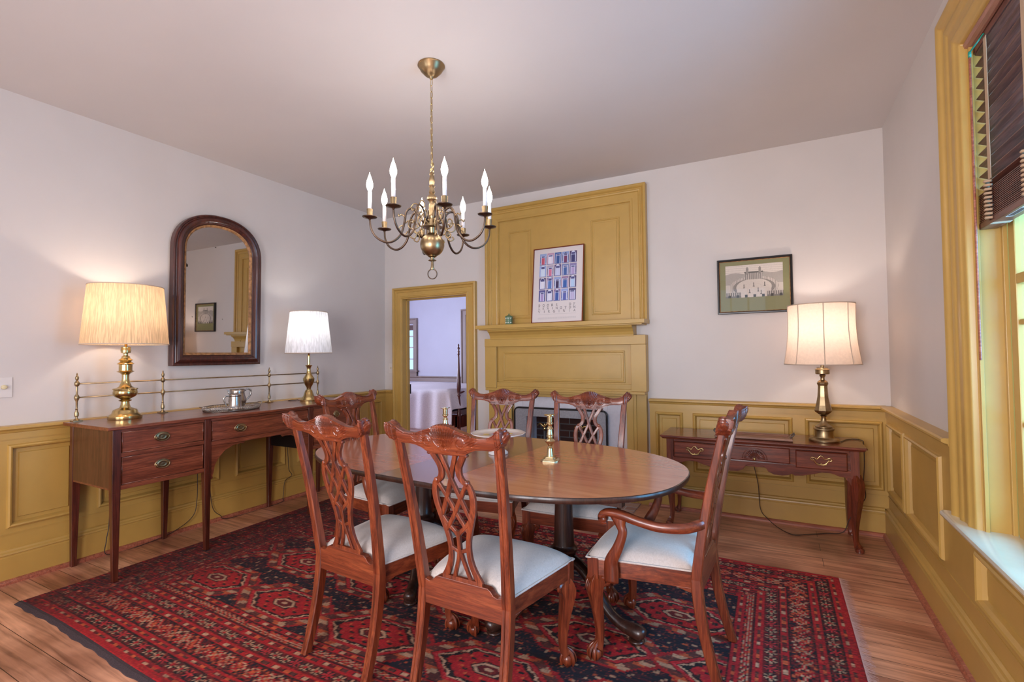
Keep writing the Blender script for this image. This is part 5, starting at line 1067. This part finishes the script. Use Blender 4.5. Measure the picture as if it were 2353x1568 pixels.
m = MB(); m.box(-QW/2+.004, QW/2-.004, .002, .0085, .004, QH-.004); m.build('backing', 'black', pt)
pt.rotation_euler = (R(0), 0, 0)
jr = empty('lidded_jar', (1.72, -.135, 1.5925)); tag(jr, 'small sage green lidded jar with white relief on the mantel shelf', 'jar')
m = MB(); m.lathe([(.001, 0), (.036, 0), (.038, .004), (.035, .008), (.035, .066), (.038, .069), (.038, .073), (.001, .073)], (0, 0, 0), 32); m.build('body', 'green', jr, autosm=True)
m = MB(); m.lathe([(.039, .073), (.039, .078), (.034, .083), (.02, .090), (.006, .093), (.004, .097), (.008, .101), (.006, .107), (.001, .109)], (0, 0, 0), 32); m.build('lid', 'green', jr, autosm=True)
m = MB()
for a, w_ in ((R(-74), .010), (R(-32), .010), (R(-115), .009)):
    for zz, k in ((.014, 1.2), (.02, .6), (.04, .45), (.055, .6), (.06, 1.3)):
        m.lathe([(.001, zz), (w_*k*.8, zz+.001), (w_*k*.8, zz+.006), (.001, zz+.007)], (.0338*math.cos(a), .0338*math.sin(a), 0), 10)
m.build('relief', 'relief', jr)

# ------------------------------------------------------------------ switches
sw = empty('dimmer_switch', (0, -3.206, 1.136)); tag(sw, 'white dimmer switch plate with cream round knob on left wall', 'light switch')
m = MB(); m.box(.0005, .005, -.038, .038, -.06, .06); m.build('plate', 'white_plastic', sw, bev=.002)
m = MB(); m.lathe([(.013, .004), (.0125, .018), (.010, .02), (.001, .02)], (0, .0, .002), 24, axis='X'); m.build('knob', 'cream', sw)
sw = empty('light_switch', (.095, 0, 1.155)); tag(sw, 'white toggle switch plate in the corner left of the doorway', 'light switch')
m = MB(); m.box(-.035, .035, -.005, -.0005, -.057, .057); m.build('plate', 'white_plastic', sw, bev=.002)
m = MB(); m.box(-.004, .004, -.018, -.005, -.002, .012); m.build('toggle', 'cream', sw)

# ------------------------------------------------------------------ chandelier
cl = empty('chandelier', (2.36, -2.185, 1.9)); tag(cl, 'antique brass eight arm chandelier with lit candle bulbs hanging from ceiling', 'chandelier')
def PC(mb, name, m_, parent=None, **k):
    mb.v = [(a, b, c-1.9) for a, b, c in mb.v]; return mb.build(name, m_, parent if parent is not None else cl, **k)
m = MB(); m.lathe([(.074, CEIL-.0005), (.075, CEIL-.006), (.070, CEIL-.010), (.060, CEIL-.03), (.036, CEIL-.055), (.02, CEIL-.064), (.012, CEIL-.066), (.008, CEIL-.078), (.001, CEIL-.08)], (0, 0, 0), 40); PC(m, 'canopy', 'abrass', autosm=True)
m = MB(); zc = CEIL-.078; k = 0
while zc > 2.375:
    h_ = .019; pts = []
    for t in range(16):
        a = 2*PI*t/16; x = .0062*math.copysign(abs(math.cos(a))**.7, math.cos(a)); y = h_*math.copysign(abs(math.sin(a))**.8, math.sin(a)); pts.append((x if k % 2 == 0 else 0, 0 if k % 2 == 0 else x, zc-h_+y))
    m.tube(pts, .0017, 6, closed=True); zc -= .0345; k += 1
m.tube(crv([(0, .002, zc+.02), (.013, 0, zc), (0, 0, zc-.022), (-.013, 0, zc-.046), (0, 0, zc-.064)], 6), .003, 8)
m.tube([(.011*math.cos(2*PI*t/20), 0, 2.318+.014*math.sin(2*PI*t/20)) for t in range(20)], .0035, 8, closed=True)
m.tube([(.003, .003, CEIL-.07), (-.005, .003, 2.6), (.004, -.003, 2.4), (0, 0, 2.32)], .0016, 6); PC(m, 'chain', 'brass')
col_ = [(.004, 2.312), (.010, 2.306), (.014, 2.298), (.010, 2.292), (.013, 2.280), (.016, 2.258), (.012, 2.238), (.017, 2.23), (.012, 2.222), (.014, 2.206), (.017, 2.196), (.012, 2.188), (.018, 2.181), (.027, 2.168), (.027, 2.156), (.016, 2.146), (.013, 2.138), (.017, 2.128), (.018, 2.105), (.015, 2.075), (.018, 2.068), (.013, 2.058), (.014, 2.045), (.032, 2.042), (.033, 2.008), (.056, 2.006), (.056, 2.002), (.020, 2.0), (.018, 1.99), (.014, 1.972), (.022, 1.97)]
m = MB(); nl = 20
for q in range(len(col_)-1):
    pass
lp = []
for r_, z_ in col_: lp.append([(r_*(1+.035*(i % 2)*(z_ > 2.06))*math.cos(2*PI*i/40), r_*(1+.035*(i % 2)*(z_ > 2.06))*math.sin(2*PI*i/40), z_) for i in range(40)])
m.loops(lp, cap0=True, cap1=True, smooth=True); PC(m, 'column', 'abrass', autosm=True)
m = MB(); m.lathe([(.001, 1.972)]+[(.0655*math.sin(PI*k/20), 1.907+.0655*math.cos(PI*k/20)) for k in range(1, 20)]+[(.001, 1.8415)], (0, 0, 0), 40); m.lathe([(.022, 1.848), (.024, 1.842), (.012, 1.836), (.010, 1.828), (.022, 1.822), (.022, 1.819), (.007, 1.815), (.008, 1.79), (.011, 1.777), (.009, 1.770), (.001, 1.768)], (0, 0, 0), 24); PC(m, 'ball', 'abrass', autosm=True)
m = MB(); m.tube([(.0245*math.cos(2*PI*t/28)*math.cos(.5), .0245*math.cos(2*PI*t/28)*math.sin(.5), 1.746+.027*math.sin(2*PI*t/28)) for t in range(28)], .003, 8, closed=True); PC(m, 'ring', 'dbrass')
RA = .33
def arm(mb, mb2, a):
    ca, sa = math.cos(a), math.sin(a)
    q = crv([(.03, 2.025, .0045), (.06, 2.04, .0052), (.085, 2.085, .0055), (.115, 2.098, .0058), (.14, 2.075, .006), (.15, 2.02, .0062), (.168, 1.955, .0062), (.205, 1.915, .0062), (.25, 1.905, .006), (.298, 1.93, .0058), (.324, 1.975, .0055), (.33, 2.03, .005)], 6)
    mb.tube([(ca*p[0], sa*p[0], p[1]) for p in q], [p[2] for p in q], 8)
    for pts in ([(.062, 2.04), (.075, 2.0), (.105, 1.985), (.128, 2.0), (.125, 2.03), (.105, 2.035), (.098, 2.018)], [(.12, 2.095), (.098, 2.125), (.075, 2.12), (.072, 2.098), (.088, 2.095)], [(.10, 1.987), (.085, 1.96), (.098, 1.935), (.12, 1.945), (.112, 1.96)], [(.148, 2.05), (.165, 2.06), (.178, 2.05), (.182, 2.062)], [(.152, 2.0), (.168, 1.998), (.18, 1.985), (.19, 1.99)], [(.06, 2.035), (.048, 2.07), (.062, 2.085), (.074, 2.07)]):
        mb2.tube([(ca*p[0], sa*p[0], p[1]) for p in crv(pts, 9)], .0036, 8)
def candle(x, y):
    d_ = MB(); d_.lathe([(.004, 2.012), (.006, 2.02), (.012, 2.024), (.036, 2.030), (.039, 2.034), (.036, 2.0335), (.010, 2.029), (.006, 2.032)], (x, y, 0), 28)
    c_ = MB(); c_.lathe([(.010, 2.030), (.0155, 2.037), (.0145, 2.05), (.016, 2.07), (.016, 2.074), (.012, 2.075), (.011, 2.074)], (x, y, 0), 20)
    s_ = MB(); s_.lathe([(.0105, 2.072), (.0105, 2.168), (.004, 2.169)], (x, y, 0), 18)
    b_ = MB(); b_.lathe([(.007, 2.168), (.0105, 2.176), (.0165, 2.193), (.0178, 2.206), (.0135, 2.227), (.007, 2.247), (.002, 2.262), (.0005, 2.27)], (x, y, 0), 16)
    return d_, c_, s_, b_
for k in range(8):
    a = R(3+45*k); x, y = RA*math.cos(a), RA*math.sin(a); am, sc_ = MB(), MB(); arm(am, sc_, a); ar = PC(am, 'arm', 'dbrass'); PC(sc_, 'scroll', 'abrass', ar)
    d_, c_, s_, b_ = candle(x, y); PC(d_, 'drip_pan', 'dbrass', ar); PC(c_, 'candle_cup', 'abrass', ar, autosm=True); PC(s_, 'candle_sleeve', 'candle', ar); PC(b_, 'bulb', 'bulb', ar)
    pl_ = point('bulb_light', (2.36+x, -2.185+y, 2.30), .92, (1, .93, .89), .018)

# ------------------------------------------------------------------ window on the right wall
wn = empty('window_1', (WX, (WY0+WY1)/2, 1.5)); wn['kind'] = 'structure'
m = MB(); CW = [(0, -.02), (0, .046), (.014, .052), (.03, .046), (.042, .034), (.056, .03), (.072, .036), (.082, .04), (.1, .036), (.108, .03), (.15, .03), (.158, .036), (.172, .034), (.182, .026), (.2, .02), (.205, 0), (.205, -.02)]
frame_sweep(m, WR, WY0-.2, WY1+.2, .565, WZ1+.2, CW, True); P(wn, m, 'casing', 'ochre', bev=.005, seg=3)
m = MB(); m.box(WX-.005, WX+.2, WY0-.003, WY0+.004, WZ0, WZ1); m.box(WX-.005, WX+.2, WY1-.004, WY1+.003, WZ0, WZ1); m.box(WX-.005, WX+.2, WY0, WY1, WZ1-.004, WZ1+.003)
for y0, y1 in ((WY0, WY0+.02), (WY1-.02, WY1)): m.box(WX+.005, WX+.018, y0, y1, WZ0, WZ1); m.box(WX+.085, WX+.10, y0, y1, WZ0, WZ1)
P(wn, m, 'jamb', 'ochre', bev=.002)
m = MB(); m.loops([[(WX+.2, y, .55), (WX-.06, y, .55), (WX-.072, y, .556), (WX-.076, y, .566), (WX-.072, y, .576), (WX-.06, y, .581), (WX+.2, y, .575)] for y in (WY0-.24, WY1+.255)], cap0=True, cap1=True); P(wn, m, 'sill', 'sillp', autosm=True)
m = MB(); sx0, sx1 = WX+.10, WX+.135; sy0, sy1 = WY0+.02, WY1-.02
m.box(sx0, sx1, sy0, sy0+.055, WZ0, WZ1); m.box(sx0, sx1, sy1-.055, sy1, WZ0, WZ1); a_, b_ = sy0+.056, sy1-.056; m.box(sx0, sx1, a_, b_, WZ0, WZ0+.08); m.box(sx0, sx1, a_, b_, WZ1-.06, WZ1); m.box(sx0, sx1, a_, b_, 1.55, 1.59)
for z_ in (1.015, 1.405, 1.9, 2.2): m.box(sx0+.006, sx1-.008, a_, b_, z_-.011, z_+.011)
for k in (1, 2, 3): y_ = sy0+(sy1-sy0)*k/4; m.box(sx0+.006, sx1-.008, y_-.01, y_+.01, WZ0+.081, WZ1-.061)
P(wn, m, 'sash', 'ochre', bev=.004)
m = MB(); m.box(WX+.1165, WX+.1185, sy0+.05, sy1-.05, WZ0+.04, WZ1-.04); P(wn, m, 'glass', 'glass')
m = MB(); m.box(WX+.07, WX+.10, -2.2, -2.12, 1.555, 1.575); P(wn, m, 'sash_lock', 'teal')
bl = empty('window_blind', (WX, (WY0+WY1)/2, 2.5)); tag(bl, 'brown wooden slatted blind half raised inside the window', 'blind')
by0, by1 = WY0+.01, WY1-.012
m = MB(); m.loops([[(WX+.02, y, 2.53), (WX+.01, y, 2.53), (WX-.004, y, 2.535), (WX-.008, y, 2.55), (WX-.004, y, 2.566), (WX-.004, y, 2.585), (WX-.010, y, 2.595), (WX-.012, y, 2.612), (WX+.02, y, 2.612)] for y in (by0-.04, by1+.045)], cap0=True, cap1=True); P(bl, m, 'valance', 'valance')
m = MB(); m.box(WX+.022, WX+.075, by0, by1, 2.50, 2.553); P(bl, m, 'head_rail', 'blind')
m = MB(); sl = .0455; z_ = 2.485
while z_ > 1.93:
    a = -.38; h_ = .0245; cx_ = WX+.048; dx_, dz_ = h_*math.cos(a), h_*math.sin(a)
    m.hexa([(cx_-dx_, by0, z_-dz_), (cx_+dx_, by0, z_+dz_), (cx_+dx_, by1, z_+dz_), (cx_-dx_, by1, z_-dz_)], [(cx_-dx_, by0, z_-dz_+.003), (cx_+dx_, by0, z_+dz_+.003), (cx_+dx_, by1, z_+dz_+.003), (cx_-dx_, by1, z_-dz_+.003)]); z_ -= sl
P(bl, m, 'slats', 'blind')
m = MB()
for k in range(17): m.box(WX+.022, WX+.073, by0, by1, 1.808+k*.0068, 1.8115+k*.0068)
P(bl, m, 'slat_stack', 'blind')
m = MB(); m.box(WX+.020, WX+.075, by0, by1, 1.782, 1.806); br = P(bl, m, 'bottom_rail', 'blind', bev=.002)
m = MB(); m.box(WX+.03, WX+.05, -2.08, -1.94, 1.7808, 1.7818); P(bl, m, 'sticker', 'white_plastic')
m = MB()
for k in range(7): m.box(WX+.0325+k*.0024, WX+.0335+k*.0024, -2.07, -1.95, 1.7802, 1.7808)
P(bl, m, 'sticker_print', 'iron')
for y_ in (-1.85, -2.17, -2.58):
    m = MB(); m.box(WX+.018, WX+.0195, y_-.014, y_+.014, 1.95, 2.50); m.box(WX+.018, WX+.074, y_-.014, y_+.014, 1.7795, 1.7815)
    for k in range(10): m.tube([(WX+.019, y_-.016, 1.80+k*.0155), (WX+.004, y_-.003, 1.803+k*.0155), (WX+.004, y_+.003, 1.803+k*.0155), (WX+.019, y_+.016, 1.80+k*.0155)], .005, 8)
    P(bl, m, 'ladder_tape', 'tape')
m = MB(); m.lathe([(.003, 1.26), (.0042, 1.262), (.004, 2.46), (.003, 2.462)], (WX-.012, -1.80, 0), 10); wd = P(bl, m, 'wand', 'shoe')
m = MB(); m.lathe([(.0055, 2.455), (.0055, 2.475), (.003, 2.48)], (WX-.012, -1.80, 0), 10); m.tube([(WX-.012, -1.80, 2.475), (WX+.02, -1.84, 2.52)], .003, 6); P(bl, m, 'wand_hook', 'teal')
for k, (x0, x1) in enumerate(((.7, 1.9), (2.7, 3.9))):     # guessed, unseen windows behind the camera
    w_ = empty('window_%d' % (k+3), ((x0+x1)/2, YF, 1.5)); w_['kind'] = 'structure'
    m = MB(); FW = lambda s, zz, dd: (s, YF+dd, zz); frame_sweep(m, FW, x0-.13, x1+.13, .47, 2.63, [(0, 0), (0, .04), (.02, .045), (.04, .03), (.12, .025), (.13, 0), (.13, -.02)]); P(w_, m, 'casing', 'ochre')
    m = MB()
    for zz in (.6, 1.07, 1.54, 2.0, 2.47): m.box(x0, x1, YF-.06, YF-.03, zz, zz+.03)
    for j in range(5): xx = x0+(x1-x0-.03)*j/4; m.box(xx, xx+.03, YF-.06, YF-.03, .6, 2.5)
    P(w_, m, 'sash', 'ochre')
bpy.context.view_layer.update()
